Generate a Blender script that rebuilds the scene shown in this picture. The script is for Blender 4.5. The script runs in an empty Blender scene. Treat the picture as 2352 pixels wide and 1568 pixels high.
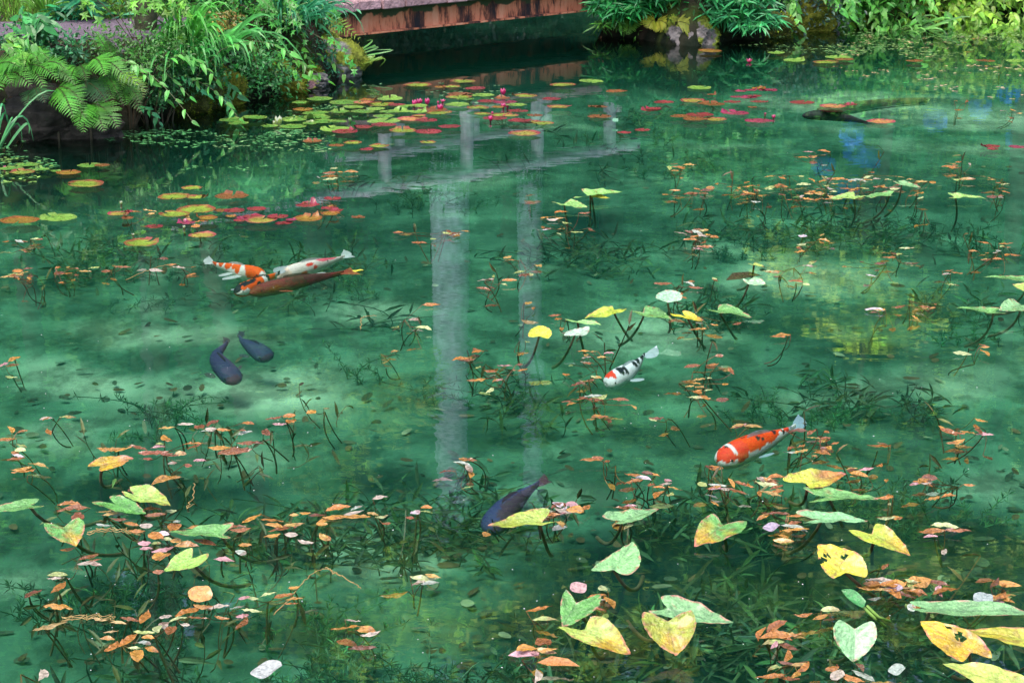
import bpy, math, random
import numpy as np
from mathutils import Vector, Matrix, noise as mnoise

C = bpy.context.scene
R = math.radians
# ------------------------------------------------------------------ camera, world, sun, exposure
CAMH, PITCH, F = 2.0, R(15.0), 4939.0          # focal length in px of a 2352 px wide frame
cam = bpy.data.cameras.new('camera'); camo = bpy.data.objects.new('camera', cam)
C.collection.objects.link(camo); C.camera = camo
camo.location = (0, 0, CAMH); camo.rotation_euler = (R(90) - PITCH, 0, 0)
cam.sensor_fit = 'HORIZONTAL'; cam.sensor_width = 36.0; cam.lens = 36.0 * F / 2352.0
cam.clip_start = 0.1; cam.clip_end = 500

SUN_EL, SUN_AZ = 62, 205
w = bpy.data.worlds.new("World"); C.world = w; w.use_nodes = True
nt = w.node_tree; bg = nt.nodes['Background']
sky = nt.nodes.new('ShaderNodeTexSky'); sky.sky_type = 'NISHITA'; sky.sun_disc = False
sky.sun_elevation = R(SUN_EL); sky.sun_rotation = R(SUN_AZ); sky.air_density = 1.0; sky.dust_density = 3.0; sky.ozone_density = 1.0
nt.links.new(sky.outputs[0], bg.inputs[0]); bg.inputs[1].default_value = 0.15
sun = bpy.data.lights.new('sun', 'SUN'); suno = bpy.data.objects.new('sun', sun); C.collection.objects.link(suno)
sun.energy = 1.3; sun.angle = R(28); sun.color = (1, .95, .86)
az = R(SUN_AZ); el = R(SUN_EL)
sd_ = Vector((math.sin(az) * math.cos(el), math.cos(az) * math.cos(el), math.sin(el)))
suno.rotation_euler = sd_.to_track_quat('Z', 'Y').to_euler()
suno.location = (0, 0, 30)
C.view_settings.view_transform = 'Standard'; C.view_settings.look = 'None'
C.view_settings.exposure = 1.5; C.view_settings.gamma = 1.0
C.render.engine = 'CYCLES'
cy = C.cycles
cy.use_denoising = True; cy.max_bounces = 8; cy.diffuse_bounces = 2; cy.glossy_bounces = 3
cy.transmission_bounces = 4; cy.transparent_max_bounces = 24; cy.volume_bounces = 1; cy.sample_clamp_indirect = 6
cy.caustics_reflective = False; cy.caustics_refractive = False

# ------------------------------------------------------------------ helpers
rng = np.random.default_rng(11)
random.seed(11)
cp, sp = math.cos(PITCH), math.sin(PITCH)

def ray(u, v):
    a = (u - 1176.0) / F; b = (v - 784.0) / F
    return np.array([a, cp - b * sp, -sp - b * cp])

def P(u, v, z=0.0):                                  # the point at height z seen at (u, v)
    d = ray(u, v); t = (z - CAMH) / d[2]
    return np.array([0, 0, CAMH]) + d * t

def WY(u, v, y):                                     # the point at distance y seen at (u, v)
    d = ray(u, v); return np.array([0, 0, CAMH]) + d * (y / d[1])

def tilt_plane(p0, tilt, roll=0.0):
    return np.array([math.sin(roll), -math.sin(tilt), math.cos(tilt)])

def PP(u, v, p0, n):
    d = ray(u, v); o = np.array([0, 0, CAMH])
    return o + d * (np.dot(p0 - o, n) / np.dot(d, n))

def proj(p):
    x, y, z = p[0], p[1], p[2] - CAMH
    dz = y * cp - z * sp; up = y * sp + z * cp
    return 1176 + F * x / dz, 784 - F * up / dz

def unit(a):
    return a / (np.linalg.norm(a, axis=-1, keepdims=True) + 1e-12)

def tag(o, label=None, cat=None, group=None, kind=None):
    if label: o['label'] = label
    if cat: o['category'] = cat
    if group: o['group'] = group
    if kind: o['kind'] = kind
    return o

class Geo:
    def __init__(s):
        s.v = []; s.c = []; s.f = {3: [], 4: []}; s.n = 0; s.m = {3: [], 4: []}
    def add(s, V, Fs, col, mi=0):
        V = np.asarray(V, float).reshape(-1, 3)
        col = np.asarray(col, float)
        if col.ndim == 1: col = np.tile(col[:3], (len(V), 1))
        s.v.append(V); s.c.append(col[:, :3])
        for f in Fs:
            f = np.asarray(f, int)
            if f.size == 0: continue
            k = f.shape[1]; s.f[k].append(f + s.n); s.m[k].append(np.full(len(f), mi))
        s.n += len(V)
    def build(s, name, mats, parent=None, loc=None, smooth=False):
        me = bpy.data.meshes.new(name)
        V = np.concatenate(s.v) if s.v else np.zeros((0, 3))
        if loc is not None: V = V - np.asarray(loc)
        Cc = np.concatenate(s.c)
        polys = []; tot = []; mi = []
        for k in (3, 4):
            if s.f[k]:
                a = np.concatenate(s.f[k]); polys.append(a.ravel()); tot.append(np.full(len(a), k)); mi.append(np.concatenate(s.m[k]))
        loops = np.concatenate(polys); tot = np.concatenate(tot); mi = np.concatenate(mi)
        me.vertices.add(len(V)); me.vertices.foreach_set('co', V.astype(np.float32).ravel())
        me.loops.add(len(loops)); me.loops.foreach_set('vertex_index', loops.astype(np.int32))
        me.polygons.add(len(tot)); st = np.concatenate([[0], np.cumsum(tot)[:-1]])
        me.polygons.foreach_set('loop_start', st.astype(np.int32))
        me.polygons.foreach_set('material_index', mi.astype(np.int32))
        me.polygons.foreach_set('use_smooth', np.full(len(tot), bool(smooth)))
        at = me.color_attributes.new('Col', 'FLOAT_COLOR', 'POINT')
        at.data.foreach_set('color', np.concatenate([Cc, np.ones((len(Cc), 1))], 1).astype(np.float32).ravel())
        if not isinstance(mats, (list, tuple)): mats = [mats]
        for m in mats: me.materials.append(m)
        me.update(calc_edges=True); me.validate()
        o = bpy.data.objects.new(name, me); C.collection.objects.link(o)
        if loc is not None and parent is None: o.location = loc
        if parent is not None: o.parent = parent
        return o

def empty(name, loc):
    o = bpy.data.objects.new(name, None); C.collection.objects.link(o); o.location = loc; o.empty_display_size = .05
    return o

def inst(geo, tv, tf, org, X, Y, Z, L, W, col, mi=0):
    """copies of a template (t along X, s across Y, h along Z)"""
    org = np.asarray(org, float); n = len(org)
    if n == 0: return
    L = np.broadcast_to(L, n); W = np.broadcast_to(W, n)
    tv = np.asarray(tv, float); k = len(tv)
    V = org[:, None, :] + X[:, None, :] * (tv[None, :, 0:1] * L[:, None, None]) + Y[:, None, :] * (tv[None, :, 1:2] * W[:, None, None]) \
        + Z[:, None, :] * (tv[None, :, 2:3] * L[:, None, None])
    Cc = np.repeat(np.asarray(col, float).reshape(n, -1)[:, :3], k, 0)
    fs = []
    for f in tf:
        f = np.asarray(f)
        fs.append((f[None] + (np.arange(n) * k)[:, None, None]).reshape(-1, f.shape[1]))
    geo.add(V.reshape(-1, 3), fs, Cc, mi)

# leaf templates (t, half width, height)
T_LANCE = ([(0, 0, 0), (.3, .5, .04), (.3, 0, 0), (.3, -.5, .04), (.7, .36, .0), (.7, 0, -.03), (.7, -.36, .0), (1, 0, -.12)],
           [np.array([[0, 2, 1], [0, 3, 2], [4, 5, 7], [5, 6, 7]]), np.array([[1, 2, 5, 4], [2, 3, 6, 5]])])
T_HEART = ([(0, 0, 0), (-.06, .3, .0), (.22, .5, .03), (.55, .4, .0), (1, 0, -.14), (.55, -.4, 0), (.22, -.5, .03), (-.06, -.3, 0), (.5, 0, -.04)],
           [np.array([[0, 1, 2], [0, 2, 8], [2, 3, 8], [3, 4, 8], [4, 5, 8], [5, 6, 8], [6, 0, 8], [6, 7, 0]])[:, ::-1]])
T_DIA = ([(0, 0, 0), (.45, .5, .05), (1, 0, -.06), (.45, -.5, .05)], [np.array([[0, 1, 2], [0, 2, 3]])])
def oval(n, wob):
    a_ = np.linspace(0, 2 * math.pi, n + 1)[:-1]
    return ([(.5 - .5 * math.cos(a) * (1 + wob * math.sin(5 * a + 1)), .5 * math.sin(a) * (1 + wob * math.sin(4 * a)), .02 * math.sin(2 * a) + wob * .8 * math.cos(3 * a)) for a in a_] + [(.5, 0, -.03 - wob)],
            [np.array([[i, (i + 1) % n, n] for i in range(n)])])
T_OVAL = oval(8, 0.0); T_OVALF = oval(28, .05)
T_STAR = ([(0, 0, 0)] + [p for k in range(5) for p in ((.28 * math.cos(R(-150 + 60 * k)) + .35, .28 * math.sin(R(-150 + 60 * k)), .02), (.35 + .75 * math.cos(R(-120 + 60 * k)), .75 * math.sin(R(-120 + 60 * k)), -.06))] +
          [(.28 * math.cos(R(150)) + .35, .28 * math.sin(R(150)), .02)],
          [np.array([[0, 1 + 2 * k, 2 + 2 * k] for k in range(5)] + [[0, 2 + 2 * k, 3 + 2 * k] for k in range(5)])])

def frames(D, up, rnd=0.0):
    X = unit(D); U = np.broadcast_to(np.asarray(up, float), X.shape)
    if rnd: U = U + rng.normal(0, rnd, X.shape)
    Y = unit(np.cross(U, X)); Z = np.cross(X, Y)
    return X, Y, Z

def leaves(geo, T, org, D, L, W, col, up=(0, -.3, 1), rnd=.35, mi=0):
    X, Y, Z = frames(np.asarray(D, float), up, rnd)
    inst(geo, T[0], T[1], org, X, Y, Z, L, W, col, mi)

def vary(base, n, dv=.25, dh=.12):
    base = np.asarray(base, float)
    k = np.exp(rng.normal(0, dv, (n, 1)))
    h = 1 + rng.normal(0, dh, (n, 3))
    return np.clip(base[None] * k * h, 0.002, .95)

def tube(geo, pts, r, col, sides=4, r2=None, mi=0, cap=False):
    pts = np.asarray(pts, float); n = len(pts)
    if r2 is None: r2 = r
    rr = np.linspace(r, r2, n) if np.isscalar(r) else np.asarray(r)
    T = np.gradient(pts, axis=0); T = unit(T)
    ref = np.array([0, 0, 1.0]) if abs(T[0][2]) < .9 else np.array([1.0, 0, 0])
    A = unit(np.cross(T, ref)); B = np.cross(T, A)
    ang = np.arange(sides) * 2 * math.pi / sides
    V = pts[:, None] + (A[:, None] * np.cos(ang)[None, :, None] + B[:, None] * np.sin(ang)[None, :, None]) * rr[:, None, None]
    i = np.arange(n - 1)[:, None] * sides; j = np.arange(sides)[None]; j2 = (j + 1) % sides
    Fq = np.stack([i + j, i + j2, i + sides + j2, i + sides + j], -1).reshape(-1, 4)
    V = V.reshape(-1, 3); fs = [Fq]
    if cap:
        V = np.concatenate([V, pts[:1], pts[-1:]]); a = len(V) - 2; b = a + 1
        t1 = [[a, (k + 1) % sides, k] for k in range(sides)]
        o = (n - 1) * sides
        t2 = [[b, o + k, o + (k + 1) % sides] for k in range(sides)]
        fs.append(np.array(t1 + t2))
    geo.add(V, fs, col, mi)

def bez(p0, p1, p2, n):
    t = np.linspace(0, 1, n)[:, None]
    return (1 - t) ** 2 * p0 + 2 * t * (1 - t) * p1 + t * t * p2

def nz(x, y, z=0.0, s=1.0):
    return mnoise.noise(Vector((x * s, y * s, z * s)))

def nzarr(V, s, off=0.0, oct=1):
    out = np.empty(len(V))
    for i, p in enumerate(V):
        out[i] = mnoise.fractal(Vector((p[0] * s + off, p[1] * s + off, (p[2] if len(p) > 2 else 0) * s)), 1.0, 2.0, oct) if oct > 1 else mnoise.noise(Vector((p[0] * s + off, p[1] * s + off, (p[2] if len(p) > 2 else 0) * s)))
    return out

# ------------------------------------------------------------------ materials
def mat(name, rough=.5, spec=.5, translucent=0.0, coat=0.0, vary_scale=0.0, vary_amt=0.0, bump=0.0, bump_scale=40, rough_var=0.0, alpha=1.0):
    m = bpy.data.materials.new(name); m.use_nodes = True; n = m.node_tree.nodes; l = m.node_tree.links
    b = n['Principled BSDF']; out = n['Material Output']
    at = n.new('ShaderNodeVertexColor'); at.layer_name = 'Col'
    col = at.outputs['Color']
    tc = n.new('ShaderNodeNewGeometry')
    if vary_amt:
        nn = n.new('ShaderNodeTexNoise'); nn.inputs['Scale'].default_value = vary_scale; nn.inputs['Detail'].default_value = 5
        l.new(tc.outputs['Position'], nn.inputs['Vector'])
        mr = n.new('ShaderNodeMapRange'); mr.inputs[1].default_value = .3; mr.inputs[2].default_value = .7
        mr.inputs[3].default_value = 1 - vary_amt; mr.inputs[4].default_value = 1 + vary_amt
        l.new(nn.outputs[0], mr.inputs[0])
        mx = n.new('ShaderNodeVectorMath'); mx.operation = 'SCALE'
        l.new(col, mx.inputs[0]); l.new(mr.outputs[0], mx.inputs['Scale']); col = mx.outputs[0]
    l.new(col, b.inputs['Base Color'])
    b.inputs['Roughness'].default_value = rough
    if rough_var:
        n2 = n.new('ShaderNodeTexNoise'); n2.inputs['Scale'].default_value = 60; l.new(tc.outputs['Position'], n2.inputs['Vector'])
        m2 = n.new('ShaderNodeMapRange'); m2.inputs[1].default_value = .35; m2.inputs[2].default_value = .65
        m2.inputs[3].default_value = max(.05, rough - rough_var); m2.inputs[4].default_value = min(1, rough + rough_var)
        l.new(n2.outputs[0], m2.inputs[0]); l.new(m2.outputs[0], b.inputs['Roughness'])
    b.inputs['Specular IOR Level'].default_value = spec
    b.inputs['Coat Weight'].default_value = coat; b.inputs['Coat Roughness'].default_value = .15
    if bump:
        n3 = n.new('ShaderNodeTexNoise'); n3.inputs['Scale'].default_value = bump_scale; n3.inputs['Detail'].default_value = 4
        l.new(tc.outputs['Position'], n3.inputs['Vector'])
        bp = n.new('ShaderNodeBump'); bp.inputs['Strength'].default_value = bump; bp.inputs['Distance'].default_value = .01
        l.new(n3.outputs[0], bp.inputs['Height']); l.new(bp.outputs[0], b.inputs['Normal'])
    sh = b.outputs[0]
    if translucent:
        t = n.new('ShaderNodeBsdfTranslucent'); l.new(col, t.inputs[0]); mxs = n.new('ShaderNodeMixShader'); mxs.inputs[0].default_value = translucent
        l.new(sh, mxs.inputs[1]); l.new(t.outputs[0], mxs.inputs[2]); sh = mxs.outputs[0]
    if alpha < 1:
        t = n.new('ShaderNodeBsdfTransparent'); mxs = n.new('ShaderNodeMixShader'); mxs.inputs[0].default_value = alpha
        l.new(t.outputs[0], mxs.inputs[1]); l.new(sh, mxs.inputs[2]); sh = mxs.outputs[0]
    l.new(sh, out.inputs[0])
    return m

M_LEAF = mat('foliage', .42, .5, .3, 0, 25, .25)
M_FARLEAF = mat('tree_foliage', .6, .3, .35)
M_FERN = mat('fern_green', .5, .4, .35, 0, 30, .2)
M_PAD = mat('lily_pad_skin', .33, .5, .12, .15, 45, .22, .5, 60, .12)
M_WET = mat('wet_leaf_skin', .3, .55, .1, .35, 90, .28, .8, 110, .15)
M_WEED = mat('pondweed_skin', .32, .6, .15, .5, 120, .3, .8, 120, .15)
M_STEM = mat('stem_skin', .5, .4, 0, 0, 60, .25)
M_SUB = mat('submerged_weed_skin', .8, .1, .2, 0, 20, .4)
M_BARK = mat('bark', .9, .2, 0, 0, 14, .5, 1.0, 30)
M_ROCK = mat('rock_skin', .85, .3, 0, 0, 18, .5, 1.0, 35)
M_MOSS = mat('moss_skin', .9, .1, .1, 0, 40, .35, 1.0, 90)
M_PETAL = mat('petal_skin', .4, .4, .35)
M_FISH = mat('koi_skin', .6, .15, 0, 0, 150, .08, .25, 160)
M_FIN = mat('fin_skin', .4, .4, .3, 0, 60, .1, alpha=.75)
M_WOOD = mat('grey_wood', .85, .2, 0, 0, 16, .35, 1.0, 50)

def ground_mat():
    m = mat('ground_skin', .95, .1, 0, 0, 5, .3, 1.0, 30); return m
M_GROUND = ground_mat()
M_FLOOR = mat('pond_floor_skin', 1.0, 0.0, 0, 0, 3.2, .45, .0, 30)
def algae(m):
    n = m.node_tree.nodes; l = m.node_tree.links; b = n['Principled BSDF']; src = b.inputs['Base Color'].links[0].from_socket
    g_ = n.new('ShaderNodeNewGeometry'); mp = n.new('ShaderNodeMapping'); mp.inputs['Scale'].default_value = (1, .55, 1); l.new(g_.outputs['Position'], mp.inputs[0])
    t = n.new('ShaderNodeTexNoise'); t.inputs['Scale'].default_value = 5.5; t.inputs['Detail'].default_value = 9; t.inputs['Roughness'].default_value = .72; t.inputs['Distortion'].default_value = .25; l.new(mp.outputs[0], t.inputs[0])
    mr = n.new('ShaderNodeMapRange'); mr.inputs[1].default_value = .44; mr.inputs[2].default_value = .54; mr.inputs[3].default_value = .6; mr.inputs[4].default_value = 1.1; l.new(t.outputs[0], mr.inputs[0])
    mx = n.new('ShaderNodeVectorMath'); mx.operation = 'SCALE'; l.new(src, mx.inputs[0]); l.new(mr.outputs[0], mx.inputs['Scale']); l.new(mx.outputs[0], b.inputs['Base Color'])
algae(M_FLOOR)

# ------------------------------------------------------------------ terrain
SH = [(-200, 345), (-100, 338), (0, 330), (60, 322), (110, 312), (180, 305), (250, 296), (300, 285), (335, 272), (390, 262), (440, 251), (500, 243), (560, 232),
      (620, 221), (680, 207), (735, 196), (775, 182), (800, 166)]
left = [P(u, v)[:2] for u, v in SH]
RS = [(1372, 90), (1400, 84), (1460, 88), (1530, 101), (1590, 108), (1650, 99), (1700, 90), (1740, 92), (1780, 75), (1840, 70), (1900, 66), (1990, 58), (2060, 60), (2130, 44), (2230, 34), (2352, 22), (2450, 14)]
right = [P(u, v)[:2] for u, v in RS]
poly = [(-9, 11.5), (-6, 11.3)] + [tuple(p) for p in left] + [(-1.35, 16.0), (-1.5, 18), (-.8, 20.5), (.8, 21.2), (1.9, 20.2), (1.3, 18.3), (.8, 17.2)] + [tuple(p) for p in right] + [(7, 21), (10, 21), (12, 15), (9, 6), (6, 3), (3, 2.2), (-3, 2.2), (-7, 3.5), (-10, 7)]
poly = np.array(poly, float)

def sdist(X, Y):
    d = np.full(X.shape, 1e9); inside = np.zeros(X.shape, bool); n = len(poly)
    for i in range(n):
        a = poly[i]; b = poly[(i + 1) % n]; e = b - a
        wx = X - a[0]; wy = Y - a[1]
        t = np.clip((wx * e[0] + wy * e[1]) / (e @ e), 0, 1)
        d = np.minimum(d, (wx - e[0] * t) ** 2 + (wy - e[1] * t) ** 2)
        c = ((a[1] <= Y) & (b[1] > Y)) | ((b[1] <= Y) & (a[1] > Y))
        with np.errstate(divide='ignore', invalid='ignore'):
            xi = a[0] + (Y - a[1]) / (b[1] - a[1] + 1e-12) * e[0]
        inside ^= c & (X < xi)
    d = np.sqrt(d); return np.where(inside, -d, d)

ZF = -.30
def ss(a, b, x):
    t = np.clip((x - a) / (b - a), 0, 1); return t * t * (3 - 2 * t)

def ground_z(X, Y):
    s = sdist(X, Y)
    top = .46 + .0 * X
    h = np.where(s < 0, ZF + (0 - ZF) * ss(-.12, 0, s), 0)
    h = np.where(s >= 0, top * ss(-.02, .28, s) ** .6, h)
    hill = np.maximum(0, Y - 23 - .25 * np.abs(X - 2)) * .62 + np.maximum(0, np.abs(X) - 13) * .5
    return h + np.where(s > 0, hill, 0), s

xs = np.unique(np.concatenate([np.linspace(-45, -6, 26), np.arange(-6, 7, .07), np.linspace(7, 45, 26)]))
ys = np.unique(np.concatenate([np.linspace(-6, 3, 12), np.arange(3, 11, .1), np.arange(11, 20.5, .06), np.linspace(20.5, 60, 50)]))
GX, GY = np.meshgrid(xs, ys)
GZ, GS = ground_z(GX, GY)
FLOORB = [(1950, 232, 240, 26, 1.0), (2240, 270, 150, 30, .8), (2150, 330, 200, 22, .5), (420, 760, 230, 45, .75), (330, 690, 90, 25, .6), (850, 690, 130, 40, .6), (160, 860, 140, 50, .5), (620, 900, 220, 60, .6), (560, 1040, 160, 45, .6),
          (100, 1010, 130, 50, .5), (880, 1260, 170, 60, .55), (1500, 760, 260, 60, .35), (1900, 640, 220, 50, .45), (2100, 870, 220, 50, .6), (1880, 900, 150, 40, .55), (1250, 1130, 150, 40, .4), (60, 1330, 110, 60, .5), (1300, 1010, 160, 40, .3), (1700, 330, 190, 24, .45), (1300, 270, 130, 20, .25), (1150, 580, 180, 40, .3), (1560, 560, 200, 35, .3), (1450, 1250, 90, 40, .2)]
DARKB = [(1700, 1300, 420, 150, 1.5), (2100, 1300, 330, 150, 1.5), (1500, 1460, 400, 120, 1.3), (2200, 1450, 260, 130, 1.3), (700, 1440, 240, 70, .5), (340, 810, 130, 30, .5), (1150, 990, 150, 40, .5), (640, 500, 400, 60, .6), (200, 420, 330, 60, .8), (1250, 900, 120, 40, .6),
         (1090, 130, 420, 85, 1.2), (1950, 150, 500, 40, .6), (1330, 500, 90, 30, .6), (1900, 455, 260, 25, .7), (1620, 1000, 200, 45, .6), (350, 1120, 320, 40, .6), (900, 1100, 130, 40, .5), (2000, 790, 90, 30, .6), (330, 1350, 250, 50, .6)]  # the patch round the bridge puts bank and tree shade into the floor colour
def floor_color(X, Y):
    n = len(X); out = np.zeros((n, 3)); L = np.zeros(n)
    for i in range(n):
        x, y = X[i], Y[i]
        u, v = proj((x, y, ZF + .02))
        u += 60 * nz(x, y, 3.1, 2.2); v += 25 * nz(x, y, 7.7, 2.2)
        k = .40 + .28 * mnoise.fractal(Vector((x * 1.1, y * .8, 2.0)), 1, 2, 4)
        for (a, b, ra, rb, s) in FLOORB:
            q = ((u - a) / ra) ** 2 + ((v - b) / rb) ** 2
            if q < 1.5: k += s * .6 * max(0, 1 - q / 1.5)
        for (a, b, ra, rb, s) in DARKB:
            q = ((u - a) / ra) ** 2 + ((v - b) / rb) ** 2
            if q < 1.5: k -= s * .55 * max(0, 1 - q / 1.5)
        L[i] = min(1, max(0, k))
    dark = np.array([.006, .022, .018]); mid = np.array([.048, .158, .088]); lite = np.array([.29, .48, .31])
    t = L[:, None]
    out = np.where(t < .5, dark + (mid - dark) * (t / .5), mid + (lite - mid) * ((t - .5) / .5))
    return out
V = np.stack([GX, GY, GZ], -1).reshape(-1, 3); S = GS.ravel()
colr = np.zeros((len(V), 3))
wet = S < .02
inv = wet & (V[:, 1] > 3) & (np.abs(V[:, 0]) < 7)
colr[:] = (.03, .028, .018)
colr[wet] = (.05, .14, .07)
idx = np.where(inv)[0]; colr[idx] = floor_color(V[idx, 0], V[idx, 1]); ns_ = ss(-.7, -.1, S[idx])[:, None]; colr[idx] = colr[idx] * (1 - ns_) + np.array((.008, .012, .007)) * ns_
dry = np.where((S >= .02))[0]
for i in dry:
    p = V[i]
    if abs(p[0]) < 8 and 3 < p[1] < 23:
        a = nz(p[0], p[1], p[2], 3.0)
        if a > .12: colr[i] = (.05, .07, .015)
        elif a < -.2: colr[i] = (.045, .03, .02)
    elif p[1] >= 22: colr[i] = (.02, .045, .012)
ny, nx = GX.shape
ii = (np.arange(ny - 1)[:, None] * nx + np.arange(nx - 1)[None])
quads = np.stack([ii, ii + 1, ii + nx + 1, ii + nx], -1).reshape(-1, 4)
isfl = (S[quads] < 0.0).all(1)
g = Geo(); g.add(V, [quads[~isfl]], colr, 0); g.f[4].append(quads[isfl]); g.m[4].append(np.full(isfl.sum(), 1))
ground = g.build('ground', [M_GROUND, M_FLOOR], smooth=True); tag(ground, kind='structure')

def gz(x, y):
    z, s = ground_z(np.array([x]), np.array([y])); return float(z[0])

def hit(u, v):
    d = ray(u, v); t = np.arange(10, 30, .01) / d[1]; Q = np.array([0, 0, CAMH]) + d[None] * t[:, None]
    z, s = ground_z(Q[:, 0], Q[:, 1]); k = np.argmax(Q[:, 2] < z); return Q[k]

def place(u, v, y):
    if u > 1300: q = hit(u, v); return q + np.array([0, -.08, .03])
    return WY(u, v, y)

# gravel path behind the left bank, and the short grass beyond it
def strip(name, pts_front, pts_back, dz, m, colf, n=60):
    fr = np.array(pts_front); bk = np.array(pts_back); t = np.linspace(0, 1, n)
    def samp(a): 
        s = np.linspace(0, 1, len(a)); return np.stack([np.interp(t, s, a[:, k]) for k in range(2)], -1)
    A = samp(fr); B = samp(bk); k = 12; Vv = []
    for j in range(k):
        q = A + (B - A) * j / (k - 1)
        z, s = ground_z(q[:, 0], q[:, 1]); Vv.append(np.column_stack([q, z + dz]))
    Vv = np.concatenate(Vv); i = (np.arange(k - 1)[:, None] * n + np.arange(n - 1)[None])
    q = np.stack([i, i + 1, i + n + 1, i + n], -1).reshape(-1, 4)
    gg = Geo(); gg.add(Vv, [q], colf(Vv)); return gg.build(name, m, smooth=True)
pz = .46
f_ = [P(-900, 105, pz)[:2], P(-400, 98, pz)[:2], P(0, 96, pz)[:2], P(250, 92, pz)[:2], P(430, 60, pz)[:2], P(560, 34, pz)[:2], P(690, 6, pz)[:2]]
b_ = [P(-900, 55, pz)[:2], P(-400, 54, pz)[:2], P(0, 53, pz)[:2], P(150, 50, pz)[:2], P(300, 44, pz)[:2], P(450, 20, pz)[:2], P(600, -25, pz)[:2]]
M_GRAVEL = mat('gravel_skin', .95, .2, 0, 0, 55, .5, 1.0, 90)
o = strip('gravel_path', f_, b_, .006, M_GRAVEL, lambda V: np.tile((.13, .10, .13), (len(V), 1)))
tag(o, kind='structure')

# ------------------------------------------------------------------ water
def water_material():
    m = bpy.data.materials.new('pond_water'); m.use_nodes = True; n = m.node_tree.nodes; l = m.node_tree.links
    n.remove(n['Principled BSDF']); out = n['Material Output']
    geo = n.new('ShaderNodeNewGeometry')
    def wave(scale_xyz, sc, det, amp, rough=.5):
        mp = n.new('ShaderNodeMapping'); mp.inputs['Scale'].default_value = scale_xyz; l.new(geo.outputs['Position'], mp.inputs[0])
        t = n.new('ShaderNodeTexNoise'); t.inputs['Scale'].default_value = sc; t.inputs['Detail'].default_value = det; t.inputs['Distortion'].default_value = .6
        l.new(mp.outputs[0], t.inputs['Vector'])
        ml = n.new('ShaderNodeMath'); ml.operation = 'MULTIPLY'; ml.inputs[1].default_value = amp; l.new(t.outputs[0], ml.inputs[0]); return ml.outputs[0]
    hs = [wave((1, 1, 1), 1.3, 1.0, .0007), wave((.8, 1.3, 1), 4.5, 1.5, .00048), wave((.8, 1.3, 1), 12.0, 1, .00014)]
    # rings that the fish leave
    for (u, v, amp, k, rad) in RINGS:
        c = P(u, v)
        vm = n.new('ShaderNodeVectorMath'); vm.operation = 'DISTANCE'; l.new(geo.outputs['Position'], vm.inputs[0]); vm.inputs[1].default_value = tuple(c)
        a = n.new('ShaderNodeMath'); a.operation = 'MULTIPLY'; a.inputs[1].default_value = k; l.new(vm.outputs['Value'], a.inputs[0])
        s = n.new('ShaderNodeMath'); s.operation = 'SINE'; l.new(a.outputs[0], s.inputs[0])
        fo = n.new('ShaderNodeMapRange'); fo.interpolation_type = 'SMOOTHSTEP'; fo.inputs[1].default_value = 0; fo.inputs[2].default_value = rad; fo.inputs[3].default_value = amp; fo.inputs[4].default_value = 0
        l.new(vm.outputs['Value'], fo.inputs[0])
        mm = n.new('ShaderNodeMath'); mm.operation = 'MULTIPLY'; l.new(s.outputs[0], mm.inputs[0]); l.new(fo.outputs[0], mm.inputs[1]); hs.append(mm.outputs[0])
    cur = hs[0]
    for h in hs[1:]:
        ad = n.new('ShaderNodeMath'); ad.operation = 'ADD'; l.new(cur, ad.inputs[0]); l.new(h, ad.inputs[1]); cur = ad.outputs[0]
    bp = n.new('ShaderNodeBump'); bp.inputs['Strength'].default_value = 1.0; bp.inputs['Distance'].default_value = 1.0
    l.new(cur, bp.inputs['Height'])
    fr = n.new('ShaderNodeFresnel'); fr.inputs[0].default_value = 1.5; l.new(bp.outputs[0], fr.inputs[1])
    tr = n.new('ShaderNodeBsdfTransparent'); tr.inputs[0].default_value = (.86, .99, .96, 1)
    gl = n.new('ShaderNodeBsdfGlossy'); gl.inputs['Roughness'].default_value = .015; l.new(bp.outputs[0], gl.inputs['Normal'])
    mx = n.new('ShaderNodeMixShader'); l.new(fr.outputs[0], mx.inputs[0]); l.new(tr.outputs[0], mx.inputs[1]); l.new(gl.outputs[0], mx.inputs[2])
    l.new(mx.outputs[0], out.inputs['Surface'])
    vo = n.new('ShaderNodeVolumePrincipled'); vo.inputs['Color'].default_value = VCOL; vo.inputs['Density'].default_value = VDEN
    vo.inputs['Absorption Color'].default_value = (.35, .8, .62, 1); vo.inputs['Anisotropy'].default_value = .2
    l.new(vo.outputs[0], out.inputs['Volume'])
    return m
VCOL = (.07, .47, .35, 1); VDEN = .19
RINGS = [(640, 655, .00016, 60, .7), (560, 830, .00014, 48, .8), (1430, 850, .00014, 55, .6), (1080, 930, .00022, 75, .45), (1180, 1170, .00014, 60, .7), (1730, 1010, .00014, 60, .6), (790, 1220, .00014, 85, .35)]
def water():
    g = Geo(); x0, x1, y0, y1 = -11, 13, 1.8, 21.8; zb = -1.2
    V = [(x0, y0, 0), (x1, y0, 0), (x1, y1, 0), (x0, y1, 0), (x0, y0, zb), (x1, y0, zb), (x1, y1, zb), (x0, y1, zb)]
    g.add(V, [np.array([[0, 1, 2, 3], [4, 7, 6, 5], [0, 4, 5, 1], [1, 5, 6, 2], [2, 6, 7, 3], [3, 7, 4, 0]])], (0, 0, 0))
    o = g.build('water', water_material()); tag(o, kind='structure')
water()

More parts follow.
